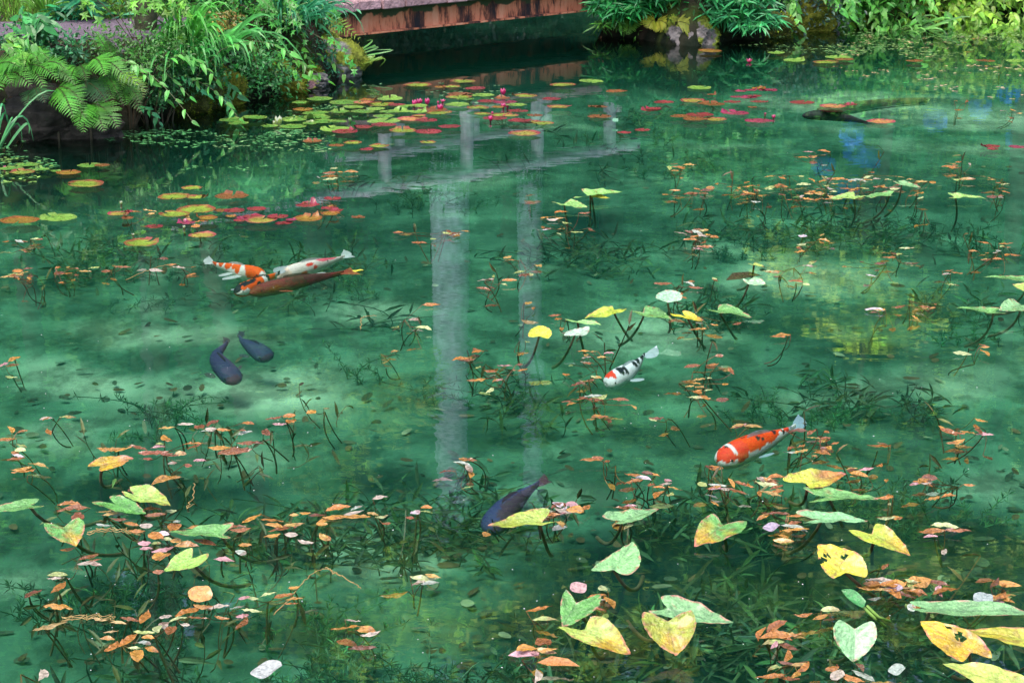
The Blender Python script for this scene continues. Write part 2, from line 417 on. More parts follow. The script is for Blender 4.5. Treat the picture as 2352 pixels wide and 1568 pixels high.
# ------------------------------------------------------------------ bridge
def box(g, c, ax, ay, az_, sx, sy, sz, col, mi=0, bev=.0):
    ax, ay, az_ = map(np.asarray, (ax, ay, az_)); V = []
    if bev:
        for zz, ins in ((-1, 1), (-1, 0), (1, 0), (1, 1)):
            z = zz * (sz / 2 - (0 if ins else bev))
            for a, b in ((-1, -1), (1, -1), (1, 1), (-1, 1)):
                V.append(c + ax * a * (sx / 2 - ins * bev) + ay * b * (sy / 2 - ins * bev) + az_ * z)
        fs = [[3, 2, 1, 0], [12, 13, 14, 15]]
        for r in range(3):
            for k in range(4): fs.append([r * 4 + k, r * 4 + (k + 1) % 4, r * 4 + 4 + (k + 1) % 4, r * 4 + 4 + k])
    else:
        for zz in (-1, 1):
            for a, b in ((-1, -1), (1, -1), (1, 1), (-1, 1)): V.append(c + ax * a * sx / 2 + ay * b * sy / 2 + az_ * zz * sz / 2)
        fs = [[3, 2, 1, 0], [4, 5, 6, 7]] + [[k, (k + 1) % 4, 4 + (k + 1) % 4, 4 + k] for k in range(4)]
    g.add(np.array(V), [np.array(fs)], col, mi)

def rust_mat():
    m = bpy.data.materials.new('rusted_beam'); m.use_nodes = True; n = m.node_tree.nodes; l = m.node_tree.links; b = n['Principled BSDF']
    ge = n.new('ShaderNodeNewGeometry')
    mp = n.new('ShaderNodeMapping'); mp.inputs['Scale'].default_value = (9, 9, 2.2); l.new(ge.outputs['Position'], mp.inputs[0])
    t = n.new('ShaderNodeTexNoise'); t.inputs['Scale'].default_value = 1.0; t.inputs['Detail'].default_value = 9; t.inputs['Roughness'].default_value = .68; l.new(mp.outputs[0], t.inputs['Vector'])
    cr = n.new('ShaderNodeValToRGB'); e = cr.color_ramp.elements
    e[0].position = .37; e[0].color = (.012, .010, .014, 1); e[1].position = .44; e[1].color = (.12, .04, .025, 1)
    x = e.new(.50); x.color = (.62, .20, .10, 1); x = e.new(.66); x.color = (.72, .34, .20, 1)
    l.new(t.outputs[0], cr.inputs[0])
    # moss along the upper edge
    sx = n.new('ShaderNodeSeparateXYZ'); l.new(ge.outputs['Position'], sx.inputs[0])
    mr = n.new('ShaderNodeMapRange'); mr.inputs[1].default_value = .27; mr.inputs[2].default_value = .345; l.new(sx.outputs[2], mr.inputs[0])
    t2 = n.new('ShaderNodeTexNoise'); t2.inputs['Scale'].default_value = 9; t2.inputs['Detail'].default_value = 6; l.new(ge.outputs['Position'], t2.inputs['Vector'])
    mu = n.new('ShaderNodeMath'); mu.operation = 'MULTIPLY_ADD'; l.new(mr.outputs[0], mu.inputs[0]); mu.inputs[1].default_value = .5; l.new(t2.outputs[0], mu.inputs[2])
    gt = n.new('ShaderNodeMapRange'); gt.inputs[1].default_value = .72; gt.inputs[2].default_value = .8; l.new(mu.outputs[0], gt.inputs[0])
    mx = n.new('ShaderNodeMix'); mx.data_type = 'RGBA'; l.new(gt.outputs[0], mx.inputs[0]); l.new(cr.outputs[0], mx.inputs[6]); mx.inputs[7].default_value = (.03, .055, .02, 1)
    l.new(mx.outputs[2], b.inputs['Base Color']); b.inputs['Roughness'].default_value = .8
    bp = n.new('ShaderNodeBump'); bp.inputs['Strength'].default_value = .5; bp.inputs['Distance'].default_value = .01; l.new(t.outputs[0], bp.inputs['Height']); l.new(bp.outputs[0], b.inputs['Normal'])
    return m
M_RUST = rust_mat()
A0 = P(780, 84, .19); B0 = P(1380, 21, .19)
bd = unit(B0 - A0); bn = np.array([-bd[1], bd[0], 0.0]); bz = np.array([0, 0, 1.0])
BW = 1.25
def bridge():
    A = A0 - bd * 2.3; Bp = B0 + bd * 1.9; L = np.linalg.norm(Bp - A)
    root = empty('footbridge', tuple(A)); tag(root, 'low plank footbridge on rusty orange beams across the pond', 'bridge')
    lo = np.array(A)
    for off in (0.0, BW - .08):
        g = Geo(); c = A + bd * L / 2 + bn * (off + .03) + bz * .085
        nseg = 40
        box(g, c, bd, bn, bz, L, .06, .17, (.3, .1, .05))
        box(g, A + bd * L / 2 + bn * (off + .01) + bz * .004, bd, bn, bz, L, .10, .012, (.3, .1, .05))
        g.build('beam', M_RUST, root, lo)
    k = int(L / .2)
    M_PL = mat('plank_wood', .85, .25, 0, 0, 22, .35, 1.0, 60)
    for i in range(k):
        g = Geo(); tone = random.uniform(.8, 1.15)
        col = np.array([.36, .22, .24]) * tone
        c = A + bd * (i + .5) * .2 + bn * (BW / 2 - .06 + random.uniform(-.012, .012)) + bz * (.17 + .035 + random.uniform(-.003, .003))
        box(g, c, bd, bn, bz, .185, BW + .1, .065, col, bev=.006)
        g.build('plank', M_PL, root, lo)
    grey = (.36, .34, .40)
    top = .90
    dbase = .375
    ui = lambda u, z, off: None
    # posts stand where their reflections show
    for off, us, ub in ((.03, (848, 1120, 1365, 1575, 1792), 0), (BW - .10, (760, 935, 1163, 1385, 1600, 1810), 0)):
        for us_ in us:
            u = us_ * .784
            # intersection of the column u with the rail line
            best = None
            for s in np.linspace(-.2, L + 1, 1800):
                p = A + bd * s + bn * off
                uu = proj((p[0], p[1], .5))[0]
                if best is None or abs(uu - u) < best[0]: best = (abs(uu - u), s)
            s = best[1]
            if s < .8 or s > L - .05: continue
            b0 = A + bd * s + bn * off
            g = Geo(); pts = [np.array([b0[0] + .004 * random.uniform(-1, 1), b0[1], z]) for z in np.linspace(dbase, top - .02, 7)]
            tube(g, pts, .052, grey, 12, .048, cap=True); g.build('post', M_WOOD, root, lo, smooth=False)
        g = Geo(); pts = [A + bd * s + bn * off + bz * (top + .015 - A[2] + .006 * math.sin(s * 2)) for s in np.linspace(.85 if off < .5 else 1.2, L - 1.45, 30)]
        tube(g, pts, .05, grey, 12, .045, cap=True); g.build('rail', M_WOOD, root, lo, smooth=True)
bridge()

# ------------------------------------------------------------------ plants on the banks
def frond(g, root, tip, bulge, wid, col, face=(0, -.75, .65), np_=16):
    root = np.asarray(root, float); tip = np.asarray(tip, float)
    mid = (root + tip) / 2 + np.array([0, 0, bulge])
    c = bez(root, mid, tip, np_ + 3)
    tube(g, c, .0025, (.06, .05, .02), 3, .001)
    T = unit(np.gradient(c, axis=0)); n = unit(np.asarray(face, float)[None] - T * (T @ np.asarray(face, float))[:, None])
    Sd = np.cross(T, n)
    for sgn in (-1, 1):
        k = np.arange(2, np_ + 2); t = k / (np_ + 2)
        prof = np.sin(np.clip((t + .12) / 1.12, 0, 1) ** .8 * math.pi) ** .75 * .92 + .08 * (1 - t)
        D = Sd[k] * sgn + T[k] * .55 + rng.normal(0, .07, (len(k), 3)) - np.array([0, 0, .22])
        L = wid * prof * rng.uniform(.88, 1.08, len(k))
        X = unit(D); Y = unit(np.cross(n[k], X)); Z = np.cross(X, Y)
        # pinna: toothed blade
        m_ = 5; tv = [(0, 0, 0)]
        for q in range(1, m_ + 1):
            tt = q / (m_ + 1); wv = .5 * (1 - tt) ** .7
            tv += [(tt - .05, wv * .45, 0), (tt + .05, wv, .0)]
        for q in range(m_, 0, -1):
            tt = q / (m_ + 1); wv = .5 * (1 - tt) ** .7
            tv += [(tt + .05, -wv, .0), (tt - .05, -wv * .45, 0)]
        tv.append((1, 0, -.1)); kk = len(tv)
        fs = []
        for q in range(1, 2 * m_): fs.append([0 if q < 2 else q, q + 1, 4 * m_ + 1 - q - 1 + 0][:3])
        # simple strip between the two sides
        fs = [[0, 1, 4 * m_]]
        quad = []
        for q in range(1, 2 * m_): quad.append([q, q + 1, 4 * m_ - q, 4 * m_ + 1 - q])
        fs.append([2 * m_, 4 * m_ + 1, 2 * m_ + 1])
        tvn = np.array(tv)
        inst(g, tvn, [np.array(fs), np.array(quad)], c[k], X, Y, Z, L, L * .22 + .005, vary(col, len(k), .12, .06))

def fern(label, crown_uvy, tips, wid, col, group='ferns on the bank', bulge=.1):
    cu, cv, cy_ = crown_uvy; root = place(cu, cv, cy_); dyy = root[1] - cy_
    zb = gz(root[0], root[1] + .05)
    base = np.array([root[0], root[1] + .04, min(root[2] - .02, zb)])
    e = empty('fern', tuple(base)); tag(e, label, 'fern', group)
    for (u, v, y) in tips:
        g = Geo(); t = WY(u, v, y + dyy); frond(g, root, t, bulge * random.uniform(.7, 1.3), wid * random.uniform(.85, 1.15), np.asarray(col) * random.uniform(.5, 1.5))
        g.build('frond', M_FERN, e, base)
    g = Geo(); tube(g, [base - np.array([0, 0, .05]), (base + root) / 2, root], .008, (.04, .03, .015), 5); g.build('rootstock', M_STEM, e, base)
def c1(x, y): return x / 3.563 * .784, y / 3.563 * .784
def c2(x, y): return (500 + x / 3.92) * .784, y / 3.92 * .784
def c3(x, y): return (1700 + x / 3.92) * .784, y / 3.92 * .784
def c4(x, y): return (2250 + x / 3.136) * .784, y / 3.136 * .784
GR = (.055, .22, .02); GRD = (.02, .10, .025); GRL = (.15, .32, .03); GRT = (.03, .20, .09)
def fern1(label, crown, tips, y, wid=.085, col=GR, cc=c1, dy=-.25, bulge=.08):
    fern(label, (*cc(*crown), y), [(*cc(*t), y + dy * random.uniform(.6, 1.2)) for t in tips], wid, col, bulge=bulge)
fern1('broad green fern with hanging leaflets at the left edge of the frame', (-90, 740), [(330, 900), (120, 880), (-60, 1000), (200, 700)], 11.75, .12)
fern1('small fern arching right beside the broad fern at the left edge', (260, 690), [(490, 990), (620, 860), (380, 600)], 11.8, .07)
fern1('narrow light green fern pointing down to the right above the big one', (440, 680), [(790, 900), (700, 740)], 11.85, .06)
fern1('big bright fern hanging down the bank in the middle of the fern bed', (580, 920), [(900, 1255), (770, 1240), (860, 1080)], 11.75, .10)
fern1('lowest bright fern with tips nearly touching the water', (930, 1090), [(1235, 1345), (1090, 1380), (870, 1395), (820, 1330)], 11.75, .10)
fern1('dark green curled fern behind the lowest bright fern', (860, 850), [(1120, 1070), (1030, 1110), (930, 1050)], 11.9, .085, GRD)
fern1('long bright fern arching right from the top of the fern bed', (960, 630), [(1555, 975), (1330, 830), (1100, 800)], 11.95, .09)
fern1('fern with short fronds right of the dark curled fern', (1060, 780), [(1225, 975), (1290, 1110), (1180, 1080)], 12.0, .07)
fern1('fern at the right end of the fern bed above the dark hollow', (1220, 900), [(1480, 1190), (1470, 1085), (1320, 1110)], 12.05, .07)
fern1('slender upright fern in front of the gravel path', (1170, 640), [(990, 330), (1120, 420)], 12.2, .04, GR, c1, 0, .02)
fern1('dark fern low against the soil under the small arching fern', (350, 960), [(280, 1130), (470, 1080), (400, 1060)], 11.75, .08, (.02, .07, .02))
fern1('yellow green fern overhanging the left end of the bridge beam', (1480, 160), [(2195, 475), (1985, 275), (1900, 130), (2010, 390)], 14.55, .10, (.30, .45, .06), c2, .05, .10)
fern1('yellow green fern drooping under the bridge beam beside the rock', (1600, 430), [(1985, 615), (1760, 590), (1930, 470)], 14.5, .085, (.28, .42, .06), c2, .0, .07)
fern1('narrow lime fern lying down the side of the grey rock', (1660, 560), [(1960, 880), (1880, 760)], 14.45, .04, (.25, .42, .04), c2, .0, .02)
fern1('fern tip with fine leaflets over the near end of the planks', (1400, -60), [(1750, 90), (1600, 60)], 14.6, .06, GR, c2, .0, .05)
fern1('small green fern hanging to the water under the right bank bamboo', (570, 240), [(540, 410), (620, 330), (500, 300)], 16.9, .09, (.14, .34, .04), c3, -.1, .05)
fern1('yellow fern lying against the left side of the mossy boulder', (860, 280), [(1040, 330), (780, 330), (950, 370)], 16.3, .09, (.5, .5, .05), c3, -.05, .05)
fern1('single yellow fern frond across the grey boulder', (1090, 290), [(1295, 330)], 16.2, .11, (.5, .55, .06), c3, 0, .05)
fern1('large lime fern above the bamboo right of the boulder', (1680, -40), [(1860, 170), (1760, 110)], 17.0, .17, (.16, .40, .08), c3, -.1, .1)

fern1('upright green fern under the path edge at the left', (330, 560), [(180, 700), (420, 720), (520, 640)], 12.0, .07)
fern1('fern with fine fronds between the long arching fern and the hollow', (1330, 760), [(1500, 1040), (1400, 1010), (1250, 960)], 12.15, .07, GRL)
fern1('green fern above the lowest bright fern, facing left', (820, 700), [(640, 860), (720, 900), (900, 850)], 12.0, .08)
def blades(g, root, n, L, spread, col, lean=(0, 0, 0), wid=.008, up=1.0):
    for i in range(n):
        a = random.uniform(0, 2 * math.pi); rr = random.uniform(0, .06)
        b = root + np.array([rr * math.cos(a), rr * math.sin(a), 0]); l = L * random.uniform(.55, 1.1)
        d = np.array([math.cos(a) * spread + lean[0], math.sin(a) * spread + lean[1], 0]) * random.uniform(.4, 1.2)
        m = b + np.array([d[0] * .35, d[1] * .35, up * l * .75]); t = b + d * l + np.array([0, 0, up * l * random.uniform(-.05, .6)])
        c = bez(b, m, t, 8); T = unit(np.gradient(c, axis=0)); sd = unit(np.cross(T, np.array([0, -.8, .5]) + rng.normal(0, .3, 3)))
        w_ = wid * random.uniform(.7, 1.3) * np.array([.5, .9, 1, 1, .9, .7, .4, .05])
        Vv = np.concatenate([c - sd * w_[:, None], c + sd * w_[:, None]]); k = np.arange(7)
        g.add(Vv, [np.stack([k, k + 1, k + 9, k + 8], -1)], vary(col, 1, .2, .08)[0])

def grass(label, uvy, n, L, spread, col, lean=(0, 0, 0), wid=.008, cc=c2, name='grass_clump', group='grass clumps on the banks'):
    p = place(*cc(uvy[0], uvy[1]), uvy[2]); z = gz(p[0], p[1]); p[2] = max(z, p[2] - .1) if p[2] > z + .3 else z
    g = Geo(); blades(g, p, n, L, spread, col, lean, wid)
    o = g.build(name, M_LEAF, loc=p); tag(o, label, 'grass', group)
grass('tall fresh green grass clump leaning over the left bank', (140, 520, 12.75), 120, .62, .35, (.07, .33, .04), (.12, -.25, 0), .008)
grass('dense hanging grass clump reaching down to the water', (180, 640, 12.6), 80, .42, .5, (.05, .28, .05), (.1, -.6, 0), .007)
grass('arching broad bladed grass right of the tall clump', (430, 520, 12.95), 44, .5, .5, (.06, .30, .06), (.45, -.4, 0), .009)
grass('blue green grass tuft trailing down beside the grey rock', (1330, 540, 13.85), 130, .40, .6, (.03, .22, .09), (.45, -.5, 0), .006)
grass('thin grass tuft above the water left of the grey rock', (1200, 800, 13.8), 30, .25, .7, (.10, .28, .06), (.3, -.5, 0), .004)
grass('curling grass blades rising from the water at the left edge', (-150, 1700 * 3.92 / 3.563 * .5, 11.3), 12, .5, .5, (.05, .25, .08), (.3, 0, 0), .006, cc=lambda x, y: (-10, 300))
grass('grass clump arching over the far right water', (2050 - 0, 150, 17.6), 40, .45, .8, (.14, .38, .07), (.5, -.4, 0), .008, cc=lambda x, y: (2035, 40))
grass('straw coloured grass hanging at the far right bank', (0, 0, 18.0), 40, .3, .6, (.30, .28, .08), (.1, -.6, 0), .006, cc=lambda x, y: (2180, 30))
grass('long grass beside the gravel path on its far side', (0, 0, 13.8), 60, .3, .5, (.12, .33, .04), (0, 0, 0), .006, cc=lambda x, y: (110, 40))
grass('sparse grass tuft at the foot of the bridge', (0, 0, 14.3), 26, .2, .6, (.16, .32, .05), (.3, -.2, 0), .004, cc=lambda x, y: (785, 150))
grass('small green tuft leaning from the rock over the bridge shadow', (0, 0, 14.5), 16, .16, .7, (.12, .36, .08), (.6, -.1, 0), .005, cc=lambda x, y: (790, 140))

def bamboo(label, uvy, h, n, L, col, cc=c2, spread=.25, group='dwarf bamboo on the banks', lean=(0, -.3, 0)):
    p = place(*cc(uvy[0], uvy[1]), uvy[2]); z = min(gz(p[0], p[1] + .08), p[2]); top = max(p[2], z + .05); base = np.array([p[0], p[1], z])
    e = empty('dwarf_bamboo', tuple(base)); tag(e, label, 'bamboo', group)
    gs = Geo(); gl = Geo()
    for i in range(n):
        a = random.uniform(0, 6.28); r = spread * math.sqrt(random.random())
        b = base + np.array([r * .5 * math.cos(a), r * .4 * math.sin(a), 0])
        t = base + np.array([r * math.cos(a), r * .7 * math.sin(a), (top - z) * random.uniform(.2, 1) + h * random.uniform(-.2, .9)]) + np.array(lean) * random.uniform(0, .5)
        c = bez(b, (b + t) / 2 + np.array([0, 0, .1]), t, 6); tube(gs, c, .003, (.08, .16, .04), 3, .0015)
        for q in (3, 4, 5):
            m = random.randint(3, 6); aa = rng.uniform(0, 6.28, m)
            D = np.stack([np.cos(aa), np.sin(aa) * .8 - .25, rng.uniform(-.9, .25, m)], -1)
            leaves(gl, T_LANCE, np.repeat(c[q][None], m, 0), D, L * rng.uniform(.7, 1.2, m), L * .17, vary(col, m, .28, .1), rnd=.3)
    gs.build('stems', M_STEM, e, base); gl.build('leaves', M_LEAF, e, base)
TEAL = (.035, .27, .10)
bamboo('blue green dwarf bamboo at the top of the left bank', (1150, 150, 14.2), .5, 26, .14, TEAL, spread=.35)
bamboo('dwarf bamboo with long pointed leaves above the mossy mounds', (1180, 480, 14.0), .25, 16, .13, (.05, .3, .12), spread=.22)
bamboo('dark dwarf bamboo behind the maple sprays', (900, 120, 13.9), .5, 22, .12, (.025, .2, .09), spread=.3)
bamboo('dense dwarf bamboo at the right foot of the bridge', (540, 150, 17.0), .08, 50, .12, (.03, .28, .07), c3, spread=.30)
bamboo('dwarf bamboo over the water left of the boulder', (680, 150, 16.9), .08, 40, .12, (.03, .26, .06), c3, spread=.38)
bamboo('low bamboo spray at the water under the bridge end', (290, 330, 16.6), .03, 5, .11, (.12, .34, .06), c3, spread=.1)
bamboo('bright dwarf bamboo with fanned leaves right of the boulder', (1740, 250, 16.6), .08, 34, .115, (.06, .36, .12), c3, spread=.3)
bamboo('dwarf bamboo fan reaching down to the water beyond the boulder', (1980, 320, 16.7), .04, 22, .11, (.06, .36, .12), c3, spread=.22)
bamboo('tall dwarf bamboo standing above the boulder', (1120, -60, 17.6), .2, 30, .12, (.025, .2, .06), c3, spread=.45)
bamboo('dwarf bamboo shoots beside the path at the top left', (0, 0, 13.6), .35, 12, .18, (.03, .24, .1), lambda x, y: (215, 15), spread=.3)

def sprays(label, uvy, n, Ls, leafL, col, T=T_HEART, cc=c2, dirs=(1, -.5, -.5), name='leafy_creeper', group='leafy creepers on the left bank', spread=.2, up=.12, nl=9, wr=.5):
    p = place(*cc(uvy[0], uvy[1]), uvy[2]); z = min(gz(p[0], p[1] + .1), p[2] + .3); base = np.array([p[0], p[1] + .08, z])
    e = empty(name, tuple(base)); tag(e, label, 'plant', group); gs = Geo(); gl = Geo()
    for i in range(n):
        st = p + rng.normal(0, spread, 3) * np.array([1, .5, .35]); d = np.array(dirs) * Ls * random.uniform(.6, 1.2) + rng.normal(0, .25 * Ls, 3)
        c = bez(st, st + d * .5 + np.array([0, 0, up]), st + d, nl + 1); tube(gs, c, .002, (.09, .10, .04), 3, .001)
        if i % 3 == 0: tube(gs, bez(base, (base + st) / 2 + np.array([0, 0, .1]), st, 5), .003, (.07, .06, .03), 3)
        T_ = unit(np.gradient(c, axis=0)); k = np.arange(1, nl + 1); s = np.where(k % 2 == 0, 1, -1)[:, None]
        Sd = unit(np.cross(T_[k], np.array([0, -.5, .85]))); D = Sd * s * .8 + T_[k] * .7 + np.array([0, -.1, -.5]) + rng.normal(0, .2, (nl, 3))
        lf = leafL * rng.uniform(.7, 1.2, nl); leaves(gl, T, c[k], D, lf, lf * wr, vary(col, nl, .2, .08), up=(0, -.6, .8), rnd=.3)
    gs.build('stems', M_STEM, e, base); gl.build('leaves', M_LEAF, e, base)
LIME = (.08, .32, .03)
sprays('creeper with lime pointed leaves hanging over the moss left of the rock', (850, 700, 13.6), 9, .35, .06, LIME, wr=.42)
sprays('creeper with bright heart leaves below the blue green bamboo', (1050, 620, 13.8), 8, .3, .05, (.10, .34, .035))
sprays('creeper with dark glossy drooping leaves beside the hanging grass', (330, 850, 13.0), 9, .22, .075, (.07, .34, .10), dirs=(.6, -.4, -.9), wr=.40)
sprays('long leafy creeper running down from the fern bed', (1500, 650, 12.3), 8, .4, .065, (.10, .36, .06), cc=c1, wr=.42)
sprays('low leafy creeper above the dark hollow', (1640, 900, 12.35), 6, .22, .05, (.06, .34, .12), cc=c1, dirs=(1, -.3, -.6))
sprays('yellow green seedling with pointed leaves above the left ferns', (150, 640, 11.9), 5, .12, .06, (.16, .38, .04), cc=c1, dirs=(1, -.3, .1), spread=.06)
sprays('broad leaved seedling in front of the gravel path', (300, 350, 12.1), 7, .16, .09, (.04, .22, .05), cc=c1, dirs=(.5, -.3, .2), spread=.08)
sprays('pale leaved seedling at the left frame edge', (50, 460, 11.9), 4, .14, .08, (.12, .36, .06), cc=c1, dirs=(1, -.2, -.4), spread=.05)
sprays('maple sprays with lime star leaves at the top of the left bank', (800, 130, 13.6), 26, .26, .05, (.05, .26, .035), T=T_STAR, wr=.8, dirs=(.3, -.4, -.5), spread=.25, name='maple_shrub', nl=8)
sprays('maple sprays hanging from above over the gravel path', (1450, -30, 12.6), 14, .22, .055, (.14, .38, .04), T=T_STAR, wr=.8, cc=c1, dirs=(.4, -.2, -.2), spread=.16, name='maple_shrub', nl=7)
sprays('leafy sprays with rounded leaves at the top of the far right bank', (500, 30, 17.6), 26, .35, .085, (.10, .36, .05), cc=c4, dirs=(.2, -.6, -.4), spread=.4, group='leafy plants on the right bank')
sprays('light green rounded leaves hanging to the water on the right bank', (700, 120, 17.2), 22, .3, .085, (.14, .42, .06), cc=c4, dirs=(.3, -.4, -.5), spread=.3, group='leafy plants on the right bank')
sprays('lime leaves overhanging the water at the far right', (1350, 60, 18.2), 24, .35, .09, (.28, .50, .05), cc=c4, dirs=(.2, -.6, -.3), spread=.4, group='leafy plants on the right bank')
sprays('yellow green bush sprays at the upper right corner', (1900, 30, 18.8), 34, .4, .10, (.26, .48, .05), cc=c4, dirs=(.1, -.6, -.1), spread=.5, group='leafy plants on the right bank')

bamboo('dwarf bamboo thicket between the bridge end and the boulder, upper row', (700, 10, 17), .2, 60, .12, (.025, .22, .06), c3, spread=.34)
bamboo('dwarf bamboo thicket above the fanned bamboo right of the boulder', (1750, 60, 17), .15, 44, .12, (.035, .26, .08), c3, spread=.3)
def shrub(label, c, rad, n, leafL, col, T=T_DIA, name='shrub', group='shrubs around the pond', m=None, wr=.5, cat='shrub'):
    c = np.asarray(c, float); z = gz(c[0], c[1]); base = np.array([c[0], c[1], z])
    e = empty(name, tuple(base)); tag(e, label, cat, group); gl = Geo(); gs = Geo()
    k = max(8, n // 60); cl = []
    for i in range(k):
        d = unit(rng.normal(0, 1, 3)); d[2] = abs(d[2]) if random.random() < .7 else d[2]
        cl.append(c + d * np.asarray(rad) * random.uniform(.45, 1.0))
    cl = np.array(cl)
    for q in cl[::3]:
        tube(gs, bez(base, (base + q) / 2 + np.array([0, 0, .1]), q, 5), .008, (.06, .045, .03), 4, .003)
    ids = rng.integers(0, k, n); rr = float(np.mean(rad)) * .30
    O = cl[ids] + rng.normal(0, rr, (n, 3)); D = unit(O - c + rng.normal(0, .5, (n, 3))) + np.array([0, 0, -.3])
    tone = np.exp(rng.normal(0, .28, k))[ids][:, None]
    leaves(gl, T, O, D, leafL * rng.uniform(.6, 1.2, n), leafL * wr, vary(col, n, .2, .1) * tone, rnd=.6)
    gs.build('stems', M_STEM, e, base); gl.build('leaves', m or M_LEAF, e, base)
def at(u, v, y): return place(u, v, y) + (np.array([0, .05, .08]) if u > 1300 else 0)
shrub('bushy yellow green shrub at the top of the left bank', at(520, 60, 13.7), (.35, .3, .32), 2600, .035, (.06, .25, .035))
shrub('small reddish green shrub among the grass on the left bank', at(510, 80, 13.2), (.14, .1, .12), 700, .03, (.28, .24, .05))
shrub('dense dark green shrub behind the tall grass', at(450, 20, 14.2), (.5, .4, .5), 3400, .05, (.04, .18, .05))
shrub('glossy green shrub near the bridge end on the left bank', at(640, 30, 14.4), (.34, .3, .4), 2600, .05, (.04, .25, .09))
shrub('small leaved green cushion shrub touching the water by the ferns', at(375, 225, 12.4), (.13, .1, .09), 900, .022, (.05, .20, .07))
shrub('low mixed shrub under the path edge', at(300, 130, 12.3), (.35, .18, .1), 1800, .028, (.06, .18, .03))
shrub('low dark shrub at the left path edge', at(90, 130, 12.1), (.3, .15, .1), 1300, .035, (.03, .14, .05))
shrub('leafy dark green shrub spilling down between the hanging grass and the fern bed', at(420, 170, 12.75), (.26, .16, .2), 2200, .035, (.03, .15, .035))
shrub('mixed green shrub in the middle of the left bank above the mossy mounds', at(560, 185, 13.3), (.3, .18, .18), 2600, .035, (.04, .20, .05))
shrub('fine leaved shrub hanging over the dark hollow', at(350, 190, 12.4), (.2, .12, .14), 1500, .03, (.03, .14, .04))
shrub('blue green shrub by the top of the grey rock', at(690, 150, 14.1), (.2, .14, .16), 1700, .035, (.035, .18, .08))
shrub('low green growth hanging to the water between the hollow and the yellow mound', at(440, 215, 12.95), (.22, .1, .1), 1500, .03, (.03, .15, .04))
shrub('leafy growth draping the bank just left of the grey rock', at(660, 180, 13.9), (.2, .1, .12), 1500, .032, (.035, .18, .06))
shrub('twiggy brown and green shrub by the near bridge end', at(690, 100, 14.35), (.17, .12, .14), 1200, .028, (.13, .17, .04))
shrub('rounded shrub on the slope above the creepers', at(590, 130, 13.7), (.24, .15, .18), 1600, .04, (.06, .28, .06))
shrub('dark bush with fine bluish leaves right of the bamboo', at(1830, 25, 17.3), (.4, .3, .25), 2200, .045, (.06, .13, .09))
shrub('bush of rounded green leaves on the far right bank', at(1960, 10, 17.8), (.45, .3, .3), 2600, .07, (.09, .34, .05), T_HEART)
shrub('lime bush overhanging the water at the far right corner', at(2150, 5, 18.6), (.6, .4, .3), 3000, .07, (.22, .42, .05), T_HEART)
shrub('broad bush above the upper right corner of the pond', at(2330, -5, 19.0), (.6, .4, .35), 2800, .07, (.18, .38, .04), T_HEART)
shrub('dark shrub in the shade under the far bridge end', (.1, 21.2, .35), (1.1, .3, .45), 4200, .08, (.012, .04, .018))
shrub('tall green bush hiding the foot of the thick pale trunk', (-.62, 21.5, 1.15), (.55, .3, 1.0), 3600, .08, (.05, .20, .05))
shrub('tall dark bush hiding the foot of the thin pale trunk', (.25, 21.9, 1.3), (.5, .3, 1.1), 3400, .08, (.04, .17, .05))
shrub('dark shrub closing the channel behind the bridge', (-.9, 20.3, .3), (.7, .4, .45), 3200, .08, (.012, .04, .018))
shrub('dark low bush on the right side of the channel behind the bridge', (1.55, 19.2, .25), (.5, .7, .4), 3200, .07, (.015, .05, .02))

# mossy mounds and rocks
def rock(label, uv, size, col, moss=.0, name='rock', seed=0, sq=(1, .8, .7), zc=0.0, m=None, cat='rock', group=None):
    p = P(*uv); p[1] += size * (.3 if 'pink boulder' not in label else .12)
    g = Geo(); import bmesh
    bm = bmesh.new(); bmesh.ops.create_icosphere(bm, subdivisions=5, radius=1)
    V = np.array([v.co[:] for v in bm.verts]); Fs = np.array([[v.index for v in f.verts] for f in bm.faces]); bm.free()
    n1 = nzarr(V, 1.2, seed * 7.3, 4); n2 = nzarr(V, 5, seed * 3.1, 3)
    cell = np.array([mnoise.cell(Vector((q[0] * 2.3 + seed, q[1] * 2.3, q[2] * 2.3))) for q in V]) if name == 'rock' else np.zeros(len(V))
    V2 = V * (1 + .32 * n1 + .06 * n2 + .03 * cell)[:, None] * np.array(sq) * size
    colr = np.tile(col, (len(V), 1)) * (1 + .5 * n2)[:, None]
    if moss:
        mk = (n1 * .9 + V[:, 2] * .45 + V[:, 0] * .2) > (.75 - moss)
        colr[mk] = np.array((.16, .19, .02)) * (1 + .6 * n2[mk])[:, None]
    loc = np.array([p[0], p[1], zc])
    g.add(V2 + loc, [Fs], np.clip(colr, .01, .9))
    if moss or name == 'moss_mound':
        # moss shoots
        pick = rng.integers(0, len(V), 1600); 
        if name != 'moss_mound': pick = pick[mk[pick]]
        O = (V2 + loc)[pick] + rng.normal(0, size * .01, (len(pick), 3)); D = V[pick] + rng.normal(0, .5, (len(pick), 3)) + np.array([0, 0, .3])
        leaves(g, T_DIA, O, D, .018, .006, vary((.17, .22, .02), len(pick), .35, .15), mi=0)
    o = g.build(name, m or M_ROCK, loc=loc, smooth=False); tag(o, label, cat, group); return o
rock('cracked grey rock with a moss cap at the foot of the bridge', (752, 178), .17, (.15, .145, .135), .4, seed=1, sq=(1.25, .8, 1.1), zc=.08)
rock('flat pale stone at the waterline left of the mossy rock', (705, 200), .11, (.16, .15, .14), .0, seed=2, sq=(1.3, .7, .5), zc=.03)
rock('low dark stone at the waterline under the creepers', (655, 210), .12, (.15, .08, .09), .2, seed=3, sq=(1.5, .7, .5), zc=.03)
rock('grey pink boulder with moss on top on the right bank', (1590, 101), .16, (.14, .12, .115), .6, seed=4, sq=(1.15, .8, .85), zc=.06)
